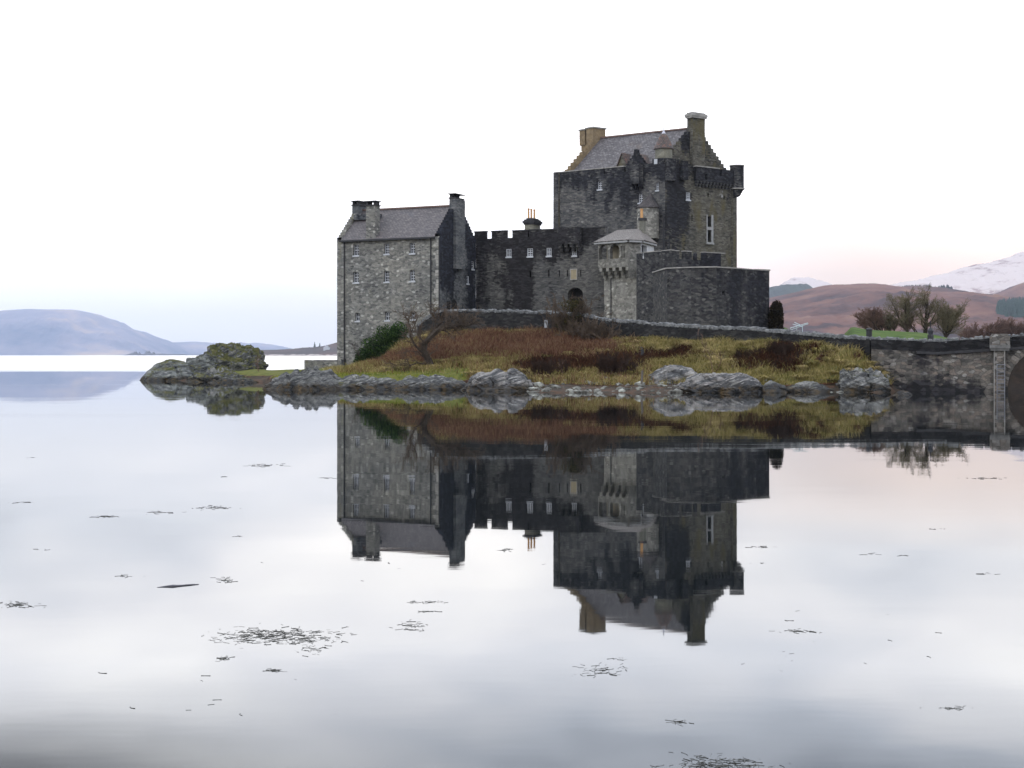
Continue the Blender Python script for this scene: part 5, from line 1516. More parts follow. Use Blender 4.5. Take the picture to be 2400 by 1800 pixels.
M['turf'] = blade_mat('green_grass', [(0.2, (0.06, 0.095, 0.012)), (0.5, (0.14, 0.17, 0.022)), (0.85, (0.26, 0.24, 0.05))])
M['brack'] = blade_mat('bracken', [(0.12, (0.04, 0.018, 0.012)), (0.4, (0.105, 0.054, 0.036)), (0.65, (0.17, 0.095, 0.06)), (0.9, (0.29, 0.20, 0.115))])
M['brush'] = blade_mat('dark_brush', [(0.2, (0.012, 0.008, 0.006)), (0.5, (0.045, 0.022, 0.014)), (0.75, (0.095, 0.042, 0.024)), (0.97, (0.15, 0.11, 0.05))])
tag(mk('straw_grass', blades(230000, Zn(1), .28, .62, .02, .75, 1, .55), M['straw']), kind='stuff')
def tussocks(n, seed):
    r = np.random.default_rng(seed)
    X = r.uniform(-12, 27, n * 4); Y = r.uniform(98, 128, n * 4); Z = terr(X, Y)
    wy = np.interp(X, np.concatenate([[-60], wp[:, 0], [26.0, 60]]), np.concatenate([[150], wp[:, 1], [102.3, 101]]))
    ok = (zones(X, Y, Z) == 1) & (Z > .7) & (Y < wy - .6)
    X, Y, Z = X[ok][:n], Y[ok][:n], Z[ok][:n]
    mb = MB()
    for x_, y_, z_ in zip(X, Y, Z):
        m = 110; R_ = r.uniform(.35, .8); h = r.uniform(.22, .45)
        a = r.uniform(0, 6.283, m); rr_ = R_ * np.sqrt(r.random(m)) * .5
        base = np.column_stack([x_ + rr_ * np.cos(a), y_ + rr_ * np.sin(a), np.full(m, z_ - .1)])
        out_ = np.column_stack([np.cos(a), np.sin(a), a * 0])
        sd_ = np.column_stack([-np.sin(a), np.cos(a), a * 0]) * .02
        hh = (h * r.uniform(.6, 1.1, m))[:, None]
        mid_ = base + out_ * R_ * r.uniform(.2, .6, m)[:, None] + UP * hh
        tip = mid_ + out_ * R_ * r.uniform(.4, .9, m)[:, None] - UP * hh * r.uniform(.1, .6, m)[:, None]
        V = np.stack([base - sd_, base + sd_, mid_ + sd_, mid_ - sd_, tip], 1).reshape(-1, 3)
        k = np.arange(m)[:, None] * 5
        mb.add(V, np.concatenate([k, k + 1, k + 2, k + 3], 1), np.concatenate([k + 3, k + 2, k + 4], 1), uv=V[:, :2], st=np.repeat(np.clip(r.normal(r.uniform(.2, .8), .15, m), 0, 1), 5))
    return mb
tag(mk('grass_tussocks', tussocks(230, 6), M['straw']), kind='stuff')
tag(mk('green_grass', blades(200000, Zn(0), .06, .16, .02, .5, 2, .3, x=(-40, 2), y=(100, 150)), M['turf']), kind='stuff')
tag(mk('bracken', blades(190000, Zn(2), .35, .8, .022, .35, 3, .4, x=(-14, 10)), M['brack']), kind='stuff')
tag(mk('undergrowth', blades(240000, Zn(3), .2, .55, .02, .9, 4, .5, x=(-2, 27)), M['brush']), kind='stuff')
# weed-covered mud along the beach
M['weed'] = blade_mat('beach_weed', [(0.2, (0.035, 0.018, 0.01)), (0.5, (0.085, 0.045, 0.022)), (0.8, (0.13, 0.10, 0.03))])
tag(mk('ground_cover', blades(120000, lambda X, Y, Z, j: (zones(X, Y, Z, j) == 4) & (fbm(np.column_stack([X, Y, X * 0]) * .8, 3) > .5), .04, .12, .03, 1.2, 5, .5, x=(-30, 28), y=(96, 125)), M['weed']), kind='stuff')

# ------------------------------------------------------------------ trees and shrubs
def norm(a):
    return a / (np.linalg.norm(a) + 1e-9)
def grow(S, p, d, L, r, lev, top, r_, kids, ratio, up, wob, ang, start=.3):
    n = (6, 5, 4, 3, 3)[min(lev, 4)]
    for i in range(n):
        d = norm(d + wob * r_.normal(0, 1, 3) + up[min(lev, len(up) - 1)] * UP / n)
        q = p + d * L / n
        ra, rb = r * (1 - .7 * i / n), r * (1 - .7 * (i + 1) / n)
        S.append((lev, p, q, ra, rb))
        if lev < top and (i + 1) / n > (start if lev == 0 else .15):
            for _ in range(kids[lev] if kids[lev] >= 1 else int(r_.random() < kids[lev])):
                t_ = np.cross(d, norm(r_.normal(0, 1, 3)))
                a_ = ang * r_.uniform(.6, 1.3)
                dd = norm(d * math.cos(a_) + norm(t_) * math.sin(a_))
                grow(S, p + (q - p) * r_.random(), dd, L * ratio * r_.uniform(.6, 1.15) * (1 - .35 * i / n), max(rb * .5, .005), lev + 1, top, r_, kids, ratio, up, wob, ang)
        p = q
def tree_parts(S, rt, tm, cm, split=1, minr=0.012):
    for nm, sel, mt, k in (('trunk', [s for s in S if s[0] <= split], tm, 5), ('crown', [s for s in S if s[0] > split], cm, 3)):
        if not sel: continue
        mb = MB()
        mb.segs([s[1] for s in sel], [s[2] for s in sel], np.maximum([s[3] for s in sel], minr), np.maximum([s[4] for s in sel], minr), k)
        mk(nm, mb, M[mt], rt)
M['bark'] = plain('grey_brown_bark', (0.042, 0.034, 0.028), .9, .35, 3.0, .1)
M['twig'] = plain('brown_twigs', (0.08, 0.06, 0.045), .9, .3, .5, .1)
M['twigr'] = plain('reddish_twigs', (0.13, 0.085, 0.068), .9, .3, .5, .1)
M['twigo'] = plain('olive_twigs', (0.13, 0.115, 0.075), .9, .3, .5, .1)
M['twigd'] = plain('dark_twigs', (0.035, 0.022, 0.017), .9, .3, .5, .1)
GT = 'bare winter trees behind the parapet'
def bare_tree(label, px, Y, zb, ytop, seed, stems=1, lean=(0, 0), spread=.5, tw='twig', kids=(2, 2, 2, 1), ratio=.6, ang=.55, up=(.15, .25, .25, .2), rad=.16, group=GT, start=.3, top=4, jitter=.0, minr=.007, wob=.12):
    r_ = np.random.default_rng(seed)
    H = CAM_H + (HOR - ytop) * Y / FOC - zb
    X = (px - MID) * Y / FOC
    rt = root('bare_tree', (X, Y, zb), label, 'tree', group)
    S = []
    for k in range(stems):
        p = np.array([X + r_.normal(0, jitter), Y + r_.normal(0, jitter), zb - .1])
        d = norm(np.array([lean[0] + r_.normal(0, spread), lean[1] + r_.normal(0, spread), 1.0]))
        grow(S, p, d, H * r_.uniform(.72, .84), rad / (1 if stems == 1 else 1.6), 0, top, r_, kids, ratio, up, wob, ang, start)
    hi = max(s[2][2] for s in S) - zb
    sc_ = H / hi
    o = np.array([X, Y, zb])
    S = [(l, o + (a - o) * np.array([1, 1, sc_]), o + (b - o) * np.array([1, 1, sc_]), c, d_) for l, a, b, c, d_ in S]
    tree_parts(S, rt, 'bark', tw, minr=minr)
    return rt
bare_tree('low reddish many-stemmed bare tree, leftmost behind the bright lawn', 2055, 144, 4.2, 712, 1, stems=6, lean=(-.45, 0), spread=.28, tw='twigr', kids=(2, 2, 2, 1), rad=.14, jitter=.5, ratio=.62, start=.35)
bare_tree('leaning olive-brown bare tree right of the low reddish one', 2093, 146, 4.2, 722, 2, stems=5, lean=(-.3, 0), spread=.25, tw='twigo', rad=.13, jitter=.5, ratio=.6, start=.35)
bare_tree('tall upswept bare tree with fanned crown left of the straight-trunked one', 2128, 145, 4.2, 672, 3, stems=4, lean=(-.08, 0), spread=.2, tw='twigo', rad=.17, ratio=.58, ang=.65, start=.25)
bare_tree('low bare trunk leaning far to the left before the straight-trunked tree', 2160, 143, 4.2, 742, 4, stems=2, lean=(-1.2, 0), spread=.1, tw='twig', rad=.14, kids=(1, 2, 2, 1), ratio=.62, start=.5)
bare_tree('straight dark-trunked tall bare tree in the middle of the lawn trees', 2169, 144, 4.2, 662, 5, stems=1, lean=(0, 0), spread=.03, tw='twigo', rad=.26, kids=(3, 2, 2, 1), ratio=.58, ang=.85, start=.2, up=(.1, .35, .3, .2))
bare_tree('dense rounded olive bare tree, rightmost beside the lawn', 2214, 143, 4.0, 694, 6, stems=5, lean=(.12, 0), spread=.25, tw='twigo', rad=.16, kids=(2, 2, 2, 1), ratio=.6, jitter=.3, start=.25)
for k, (px, yt, lab) in enumerate(((2304, 752, 'faint small bare tree above the bridge, left of the far row'), (2328, 742, 'faint tall bare tree in the far row above the bridge buttress'), (2352, 748, 'faint bushy bare tree in the far row right of the buttress'), (2374, 745, 'faint twiggy bare tree in the far row near the photo edge'), (2396, 740, 'faint bare tree in the far row cut by the photo edge'), (2280, 762, 'tiny reddish bare tree standing alone left of the far row'))):
    bare_tree(lab, px, 300, 3.0, yt, 20 + k, stems=4, spread=.22, tw='twigr', rad=.12, kids=(2, 2, 2, .5), group='faint bare trees beyond the bridge', minr=.02, jitter=.6)

# leaning gnarled tree on the bank: limbs read off the photograph, each given depth
Yt = 115.0
rt = root('leaning_tree', at(1010, 853, Yt), 'gnarled bare tree leaning right over the bracken with a long level limb', 'tree')
r_ = np.random.default_rng(5)
S = []
limbs = [([(1008, 856), (1004, 842), (994, 822), (996, 805), (1012, 788), (1030, 772), (1046, 768), (1068, 766), (1080, 762), (1098, 763), (1110, 757)], .30, -1.2),
         ([(996, 806), (1006, 788), (1018, 770), (1034, 756), (1050, 752)], .13, .6), ([(1018, 770), (1021, 755), (1017, 738), (1020, 726)], .08, .2),
         ([(1004, 842), (985, 822), (970, 806), (960, 785), (962, 770), (955, 752), (944, 736)], .12, .8), ([(960, 788), (975, 752), (978, 742)], .06, 1.2),
         ([(1004, 846), (978, 824), (957, 822)], .06, -.5), ([(1030, 772), (1045, 776), (1058, 784)], .09, -1.0), ([(1068, 767), (1062, 778), (1075, 770), (1086, 772)], .05, -1.6),
         ([(1008, 856), (980, 850), (958, 858), (934, 854)], .06, -2.0), ([(996, 805), (985, 792), (978, 780)], .06, 0), ([(1030, 760), (1034, 744), (1040, 738)], .05, .6)]
for pts, rad, dep in limbs:
    n = len(pts)
    W = [at(x, y, Yt) + np.array([0, dep * i / n, 0]) for i, (x, y) in enumerate(pts)]
    W = [w_ * 1.0 for w_ in W]
    for i in range(n - 1):
        ra, rb = rad * (1 - .75 * i / (n - 1)), rad * (1 - .75 * (i + 1) / (n - 1))
        S.append((0, W[i], W[i + 1], ra, rb))
        for _ in range(4 if i > 0 else 1):
            t_ = r_.random()
            d = norm(W[i + 1] - W[i] + np.array([0, 0, .25]) + r_.normal(0, .8, 3) * np.linalg.norm(W[i + 1] - W[i]))
            grow(S, W[i] + (W[i + 1] - W[i]) * t_, d, r_.uniform(.6, 1.5), .026, 2, 4, r_, (0, 0, 2, 1), .55, (.1, .1, .1), .22, .6)
tree_parts(S, rt, 'bark', 'twig', 1, .011)

def leaf_blob(centres, n, size, seed):
    r = np.random.default_rng(seed)
    mb = MB()
    for (c, rad) in centres:
        m = int(n * np.prod(rad) ** (2 / 3))
        d = r.normal(0, 1, (m, 3)); d /= np.linalg.norm(d, axis=1)[:, None]
        rr_ = r.random(m) ** .4
        lump = .7 + .6 * fbm(d * 2.2 + np.array(c) * 1.7, 3)
        P = np.array(c) + d * np.array(rad) * (rr_ * lump)[:, None]
        a = r.normal(0, 1, (m, 3)); a /= np.linalg.norm(a, axis=1)[:, None]
        b = np.cross(a, r.normal(0, 1, (m, 3))); b /= np.linalg.norm(b, axis=1)[:, None]
        s = size * r.uniform(.6, 1.4, m)[:, None]
        V = np.stack([P - a * s, P + b * s * .55, P + a * s, P - b * s * .55], 1).reshape(-1, 3)
        k = np.arange(m)[:, None] * 4
        mb.add(V, np.concatenate([k, k + 1, k + 2, k + 3], 1), uv=V[:, :2], st=np.repeat(r.random(m), 4))
    return mb
M['holly'] = blade_mat('dark_evergreen_leaves', [(0.1, (0.010, 0.022, 0.010)), (0.6, (0.025, 0.050, 0.016)), (0.95, (0.06, 0.10, 0.025))])
M['ivy'] = blade_mat('ivy_leaves', [(0.1, (0.018, 0.018, 0.008)), (0.6, (0.05, 0.045, 0.02)), (0.95, (0.11, 0.09, 0.04))])
M['yew'] = blade_mat('clipped_hedge_leaves', [(0.1, (0.006, 0.006, 0.005)), (0.7, (0.02, 0.018, 0.012)), (0.98, (0.05, 0.04, 0.025))])
Yh = 134.0
hz = lambda px, py, dy=0: at(px, py, Yh + dy)
hs = root('evergreen_shrub', (*at(890, 855, Yh)[:2], 1.3), 'dense dark evergreen shrub growing against the gabled house left of the leaning tree', 'shrub')
mb = leaf_blob([(hz(905, 788), (1.1, 1.2, 1.0)), (hz(935, 775, 1), (.9, 1.1, .8)), (hz(880, 812), (1.25, 1.3, 1.0)), (hz(860, 833), (1.1, 1.2, .8)), (hz(905, 826), (1.3, 1.3, 1.0)), (hz(930, 806, 1), (1.2, 1.2, 1.1)), (hz(846, 846), (.7, .9, .5)), (hz(880, 850), (1.2, 1.1, .5))], 1500, .085, 3)
mk('foliage', mb, M['holly'], hs)
S = []
r_ = np.random.default_rng(8)
for px in (870, 890, 908, 925):
    grow(S, np.array([*at(px, 858, Yh)[:2], 1.2]), norm(np.array([r_.normal(0, .2), r_.normal(0, .2), 1])), 2.6, .06, 0, 3, r_, (1, 2, 2), .55, (.1, .2, .2), .15, .6)
mb = MB(); mb.segs([s[1] for s in S], [s[2] for s in S], [s[3] for s in S], [s[4] for s in S], 4); mk('stem', mb, M['bark'], hs)

def shrub(label, px, Y, py0, ytop, w, seed, stems=30, tw='twig', leaf=None, lean=0.0, minr=.008, ang=.45, kids=(1, 2, 2), rad=.035):
    r_ = np.random.default_rng(seed)
    X = (px - MID) * Y / FOC
    zb = float(terr(np.array([X]), np.array([Y]))[0]) - .05
    H = CAM_H + (HOR - ytop) * Y / FOC - zb
    rt = root('bare_shrub', (X, Y, zb), label, 'shrub')
    S = []
    for k in range(stems):
        p = np.array([X + r_.normal(0, w * .22), Y + r_.normal(0, w * .2), zb])
        d = norm(np.array([r_.normal(0, .34) + (p[0] - X) / w * .6 + lean, r_.normal(0, .34), 1.0]))
        grow(S, p, d, H * r_.uniform(.5, .95), rad, 0, 3, r_, kids, .42, (.1, .15, .1), .16, ang, .2)
    mb = MB(); mb.segs([s[1] for s in S], [s[2] for s in S], np.maximum([s[3] for s in S], minr), np.maximum([s[4] for s in S], minr), 3)
    mk('branches', mb, M[tw], rt)
    if leaf:
        mk('foliage', leaf_blob([(np.array([X + a * w, Y, zb + b * H]), (c * w, c * w, d * H)) for a, b, c, d in leaf[1]], leaf[2], .06, seed), M[leaf[0]], rt)
    return rt
shrub('upright ivy-hung bare bush in front of the dark gateway', 1332, 121.4, 775, 686, 2.4, 31, 34, 'twig', ('ivy', [(.12, .72, .42, .17), (-.1, .3, .4, .2), (.3, .55, .25, .25)], 900))
shrub('reddish-brown bare thicket right of the ivy-hung bush', 1385, 118.2, 806, 744, 3.4, 32, 80, 'twig')
shrub('broad dark bare thicket on the yellow bank below the bastion', 1828, 105.8, 866, 800, 2.4, 33, 80, 'twigd')
shrub('low dark brown bramble on the bank left of the broad dark thicket', 1752, 106.5, 862, 818, 2.0, 34, 50, 'twigd')
shrub('dark low brush beside the pebble beach behind the mooring post', 1440, 106.5, 870, 824, 2.6, 35, 60, 'twigd')
shrub('small dark wiry brush at the top end of the pebble beach', 1290, 107.5, 872, 836, 3.0, 36, 50, 'twigd')
def sapling(label, px, Y, ytop, seed, stems=2):
    rt = shrub(label, px, Y, 0, ytop, .25, seed, stems, 'twigr', kids=(1, 1, .5), rad=.03)
    rt.name = 'sapling'; rt['category'] = 'sapling'
    ORG[rt.name] = ORG.get(rt.name, np.array(rt.location))
    return rt
sapling('slim twin-stemmed bare sapling on the bank below the bastion', 1672, 104.0, 768, 41)
sapling('slim bare sapling standing at the head of the pebble beach', 1317, 106.0, 812, 42, 1)
sapling('thin bent bare sapling on the skyline right of the islet knoll', 606, 143.5, 818, 43, 2)

# clipped dark hedge right of the bastion
cb = at(1819, 740, 125.5)
hg = root('clipped_hedge', (cb[0], cb[1], 3.6), 'dark round-topped clipped hedge standing right of the bastion', 'hedge')
mb = leaf_blob([((cb[0], cb[1], 4.6), (.62, .9, 1.4)), ((cb[0], cb[1], 5.6), (.62, .9, 1.3)), ((cb[0], cb[1], 6.2), (.58, .9, .95))], 5200, .07, 9)
mk('foliage', mb, M['yew'], hg)
mb = MB()
for dx_ in (-.25, .2): mb.tube([(cb[0] + dx_, cb[1], 3.2), (cb[0] + dx_ * .8, cb[1], 6.2)], .14, 6)
mk('stem', mb, M['bark'], hg)
# ------------------------------------------------------------------ small things
def ground_z(X, Y):
    return float(terr(np.array([X]), np.array([Y]))[0])
p = at(1279.5, 760, 122.6); zb = ground_z(p[0], p[1])
mp = root('marker_post', (p[0], p[1], zb), 'small white marker board on a short post before the parapet wall', 'marker post')
z0, z1 = at(0, 768, 122.6)[2], at(0, 750, 122.6)[2]
mb = MB(); mb.box(p * [1, 1, 0], (1, 0, 0), (0, 1, 0), UP, (-.13, .13), (-.03, .03), (z0, z1)); mk('board', mb, M['paint'], mp)
mb = MB(); mb.box(p * [1, 1, 0], (1, 0, 0), (0, 1, 0), UP, (-.05, .05), (.032, .12), (zb - .2, z1 - .1)); mk('post', mb, M['wood'], mp)

p = at(1503, 915, 100.2); zt_ = at(0, 868, 100.2)[2]
po = root('mooring_post', (p[0], p[1], 0), 'weathered wooden mooring post standing in the shallows off the pebble beach', 'post')
mb = MB(); mb.tube([(p[0] - .05, p[1], -.6), (p[0] + .02, p[1], .5), (p[0] + .07, p[1], zt_ - .12), (p[0] + .07, p[1], zt_)], [.085, .08, .075, .05], 9); mk('shaft', mb, M['wood'], po)
mb = MB(); mb.tube([(p[0] - .03, p[1], -.1), (p[0] + .01, p[1], .45)], [.1, .09], 9); mk('barnacle_band', mb, M['copedark'], po)

p = at(1505, 826, 110.5); zb = ground_z(p[0], p[1]); zt_ = at(0, 809, 110.5)[2]
stp = root('tree_stump', (p[0], p[1], zb), 'dark knob-headed dead stump above the dark bramble behind the mooring post', 'stump')
mb = MB(); mb.tube([(p[0], p[1], zb - .1), (p[0] + .03, p[1], (zb + zt_) / 2), (p[0] - .02, p[1], zt_ - .3)], [.16, .11, .12], 8); mk('trunk', mb, M['iron'], stp)
mb = MB(); V, Fc = rock_shape((p[0] - .02, p[1], zt_ - .18), (.2, .2), .2, 4, sub=3, amp=.1, strata=.02); mb.add(V, t=Fc); mk('knob', mb, M['iron'], stp)

# lantern and litter bin behind the parapet on the right
p = at(2037, 780, 105.8)
bn = root('litter_bin', (p[0], p[1], 3.0), 'squat black litter bin with a domed lid behind the parapet', 'bin')
z0, z1 = 3.0, at(0, 770, 105.8)[2]
mb = MB(); lathe(mb, p[:2], [(0, z0), (.2, z0), (.21, z1 - .12), (0, z1 - .12)], 16); mk('body', mb, M['iron'], bn)
mb = MB(); lathe(mb, p[:2], [(.24, z1 - .14), (.25, z1 - .06), (.12, z1 + .03), (0, z1 + .05)], 16); mk('lid', mb, M['iron'], bn)
p = at(2181, 780, 104.6)
ln = root('lantern', (p[0], p[1], 3.0), 'black lantern with tall finial above the bridge parapet', 'lantern')
zz_ = lambda y: at(0, y, 104.6)[2]
mb = MB(); lathe(mb, p[:2], [(0, 2.8), (.22, 2.8), (.22, zz_(786)), (.17, zz_(784)), (0, zz_(784))], 4); mk('base', mb, M['iron'], ln)
mb = MB(); lathe(mb, p[:2], [(.14, zz_(785)), (.2, zz_(776)), (0, zz_(776))], 6); mk('lamp_glass', mb, M['glass'], ln)
mb = MB(); lathe(mb, p[:2], [(.24, zz_(776.5)), (.2, zz_(774)), (.08, zz_(769)), (.035, zz_(767)), (.03, zz_(754)), (.05, zz_(753)), (0, zz_(752))], 10); mk('lamp_cap', mb, M['iron'], ln)

# pale blue metal frame behind the wall
fr = root('metal_frame', (*at(1872, 770, 112)[:2], 3.4), 'pale blue tilted metal lattice frame behind the parapet right of the hedge', 'metal frame')
mb = MB()
def rail(m_, a, b, r=.03): m_.tube([at(*a), at(*b)], r, 6)
rail(mb, (1852, 769, 112), (1893, 757, 112)); rail(mb, (1854, 773, 112.6), (1894, 759, 112.6)); rail(mb, (1858, 760, 112.3), (1882, 766, 112.3)); rail(mb, (1862, 755.5, 112.3), (1876, 762, 112.3))
mk('rail', mb, M['bluemetal'], fr)
mb = MB()
for k in range(7):
    f = k / 6
    a = at(1852 + 41 * f, 769 - 12 * f, 112); b = at(1854 + 40 * f, 773 - 14 * f, 112.6)
    mb.tube([a, b], .022, 5)
    if k % 2 == 0 and k < 6: mb.tube([b, np.array([b[0], b[1], 3.4])], .025, 5)
mk('strut', mb, M['bluemetal'], fr)

# ------------------------------------------------------------------ floating weed and driftwood
M['seaweed'] = plain('wet_seaweed', (0.030, 0.030, 0.024), .5, .4, 6.0, .4)
def weed(mb, px, py, w, h, n, r):
    Y0 = water_y(py)
    for _ in range(n):
        a, b = r.gauss(0, .34), r.gauss(0, .3)
        x_, y_ = px + a * w * .8, py + b * h * .8
        Y = water_y(y_); X = (x_ - MID) * Y / FOC
        L = r.uniform(.012, .045) * (Y / 14) ** .5
        th = r.uniform(0, math.pi)
        ww = L * r.uniform(.06, .16)
        c, s = math.cos(th), math.sin(th)
        z = r.uniform(.0004, .0016) * (Y / 14) ** .5
        bend = r.uniform(-.4, .4) * L
        pts = [(-L, -bend * .3, .002), (-L * .3, bend * .4, z), (L * .4, bend * .3, z * .8), (L, -bend, .002)]
        for (q0, q1) in zip(pts[:-1], pts[1:]):
            A_ = np.array([X + q0[0] * c - q0[1] * s, Y + q0[0] * s + q0[1] * c, q0[2]]); B_ = np.array([X + q1[0] * c - q1[1] * s, Y + q1[0] * s + q1[1] * c, q1[2]])
            mb.segs([A_], [B_], [ww * .5], [ww * .42], 3)
GW = 'patches of seaweed floating on the loch'
SW = [('largest floating raft of dark seaweed, below the reflected house roof', 655, 1492, 250, 40, 330), ('dense floating seaweed raft cut by the bottom edge of the photo', 1690, 1792, 190, 44, 150),
 ('seaweed tuft just right of the driftwood log', 525, 1358, 36, 16, 26), ('ragged seaweed line at the left edge below the driftwood', 42, 1417, 90, 14, 46), ('seaweed tuft close under the largest raft on its right', 735, 1524, 70, 22, 24),
 ('small upright-looking seaweed tuft left below the largest raft', 527, 1544, 30, 16, 18), ('small spidery seaweed tuft straight below the largest raft', 640, 1572, 42, 12, 16), ('thin dark seaweed streak under the reflected roof, topmost of its cluster', 1000, 1411, 80, 7, 22),
 ('seaweed cluster trailing below the reflected gabled house', 965, 1466, 70, 22, 30), ('sparse seaweed patch below the reflected keep', 1410, 1572, 120, 34, 40), ('seaweed wisp right of the reflected keep chimney', 1878, 1480, 60, 8, 20),
 ('two-part seaweed wisp low at the lower right of the loch', 2222, 1660, 90, 8, 18), ('tiny seaweed wisp near the bottom, right of the keep reflection', 1590, 1694, 60, 14, 12), ('long seaweed streak under the reflected trees at the right edge', 2310, 1121, 90, 4, 26),
 ('long seaweed streak left of the reflected house, high on the loch', 625, 1091, 90, 8, 40), ('middle seaweed streak left of the reflected house', 508, 1190, 92, 8, 34), ('seaweed streak at mid left, level with the reflected eaves', 250, 1211, 60, 6, 22), ('faint seaweed streak between two darker ones left of the reflected house', 380, 1201, 70, 7, 18)]
wr_ = random.Random(21)
for lab, px, py, w_, h_, n_ in SW:
    mb = MB(); weed(mb, px, py, w_, h_, int(n_ * 1.3), wr_)
    Y = water_y(py)
    o = mk('floating_seaweed', mb, M['seaweed'], loc=((px - MID) * Y / FOC, Y, 0)); tag(o, lab, 'seaweed', GW)
mb = MB()
for px, py, w_, h_, n_ in ((1010, 1433, 60, 4, 10), (50, 1178, 60, 4, 12), (770, 1120, 40, 3, 10), (2120, 1302, 26, 4, 7), (2036, 1298, 36, 8, 9), (1790, 1281, 50, 6, 9), (2312, 1344, 44, 5, 8), (2190, 1240, 36, 3, 7), (1188, 1290, 26, 12, 14), (1780, 1320, 60, 3, 6), (560, 1257, 20, 3, 5), (100, 1287, 40, 4, 6), (300, 1350, 80, 6, 8), (1850, 1455, 20, 4, 3), (525, 1118, 20, 3, 5), (1700, 1052, 30, 2, 6), (1450, 1545, 40, 12, 7), (1200, 1340, 900, 60, 14), (2000, 1500, 600, 160, 14), (500, 1640, 800, 160, 10), (1600, 1200, 40, 5, 4), (75, 1073, 30, 2, 5)):
    weed(mb, px, py, w_, h_, n_, wr_)
tag(mk('seaweed_scraps', mb, M['seaweed']), kind='stuff')
Y = water_y(1373); a, b = np.array([(368 - MID) * water_y(1377) / FOC, water_y(1377), 0.0]), np.array([(466 - MID) * water_y(1370) / FOC, water_y(1370), .0])
mb = MB()
f = np.linspace(0, 1, 9)
mb.tube([a + (b - a) * t_ + np.array([0, .01 * math.sin(9 * t_), .001 + .004 * math.sin(3.1 * t_)]) for t_ in f], [.002, .006, .010, .015, .009, .007, .008, .007, .004], 8)
M['greywood'] = plain('bleached_wood', (0.10, 0.10, 0.115), .95, .3, 6.0)
dl = mk('driftwood_log', mb, M['greywood'], loc=tuple((a + b) / 2)); tag(dl, 'thin grey driftwood log floating at the left of the loch', 'driftwood')

# ------------------------------------------------------------------ hills
FS = 1.65
def hill(name, Yr, prof, seed, mat, front=.35, back=.3, amp=.14, nx=200, nz=30, rough=1.0, kind='structure', foot=-3.0):
    Yr = Yr * FS
    prof = np.array(prof, float)
    px = np.linspace(prof[0, 0], prof[-1, 0], nx)
    zt = CAM_H + (HOR - np.interp(px, prof[:, 0], prof[:, 1])) * Yr / FOC
    k = np.ones(5) / 5
    zs_ = np.convolve(np.pad(zt, 2, mode='edge'), k, 'valid')
    X = (px - MID) * Yr / FOC
    span = X.max() - X.min()
    t_ = np.concatenate([np.linspace(-1, 0, nz), np.linspace(0, 1, nz // 3)[1:]])
    Yo = np.where(t_ < 0, t_ * front * Yr, t_ * back * Yr) + Yr
    sh = np.where(t_ < 0, 1 - np.abs(t_) ** 1.25, 1 - np.abs(t_) ** 1.6)
    XX, TT = np.meshgrid(X, t_, indexing='ij')
    YY = np.broadcast_to(Yo[None], XX.shape) 
    S_ = np.broadcast_to(sh[None], XX.shape)
    sc_ = 9.0 / span
    q = np.column_stack([XX.ravel() * sc_, YY.ravel() * sc_ * 1.0, np.full(XX.size, seed * 3.7)])
    n1 = (fbm(q, 5, .55) - .5).reshape(XX.shape); n2 = (fbm(q * 3.1, 4, .55, True) - .5).reshape(XX.shape)
    ZZ = zs_[:, None] * S_ + (n1 * 1.4 + n2 * .7) * amp * zs_.max() * np.sin(np.clip(S_, 0, 1) * np.pi) * rough
    ZZ = ZZ + n2 * .05 * zs_.max() * S_ * rough * .6
    ZZ = np.where(S_ < 1e-6, foot, ZZ)
    mb = MB(); mb.grid(np.stack([XX, YY, ZZ], -1), np.stack([XX, YY], -1))
    return tag(mk(name, mb, M[mat], smooth=True), kind=kind)
def hill_mat(name, stops, sc1, extra=None, snow=None):
    m, t, out = new_mat(name)
    sc1 = sc1 / FS
    geo = nd(t, 'ShaderNodeNewGeometry')
    pos = geo.outputs['Position']
    n = noise(t, vmul(t, pos, (1, 1, 1.6)), sc1, 6.0, 0.65)
    c = ramp(t, n, stops)
    if extra:
        c = mix(t, mrange(t, noise(t, pos, sc1 * .45, 4.0, .6), extra[1], extra[1] + .05, 0, .8), c, extra[0])
    if snow:
        nz = nd(t, 'ShaderNodeSeparateXYZ', {0: geo.outputs['Normal']}).outputs[2]
        zz = nd(t, 'ShaderNodeSeparateXYZ', {0: pos}).outputs[2]
        s = mth(t, 'MULTIPLY_ADD', noise(t, vmul(t, pos, (1, .6, 2.5)), sc1 * 2.2, 6.0, .7), 1.0, mrange(t, zz, snow[0] * FS, snow[1] * FS, -.22, .10, False))
        c = mix(t, mrange(t, s, .47, .58), c, (0.45, 0.395, 0.385))
    finish(t, out, c, .95, noise(t, pos, sc1 * 6, 5.0), .6, 6.0, .05)
    return m
M['moor'] = hill_mat('heather_moor', [(0.3, (0.018, 0.014, 0.017)), (0.43, (0.06, 0.033, 0.03)), (0.55, (0.125, 0.062, 0.048)), (0.72, (0.19, 0.115, 0.075))], .009, ((0.022, 0.02, 0.03), .56))
M['hazed_hill'] = hill_mat('moor_with_painted_haze', [(0.34, (0.06, 0.10, 0.18)), (0.5, (0.17, 0.18, 0.25)), (0.66, (0.36, 0.29, 0.26))], .0022)  # aerial blue painted into the hill colour, on top of the haze box
M['snow'] = hill_mat('snow_slope', [(0.3, (0.14, 0.10, 0.10)), (0.6, (0.26, 0.19, 0.18)), (0.8, (0.33, 0.26, 0.25))], .006, None, (40, 150))
M['wood_far'] = hill_mat('forest_hill', [(0.3, (0.018, 0.026, 0.022)), (0.7, (0.04, 0.055, 0.045))], .03)
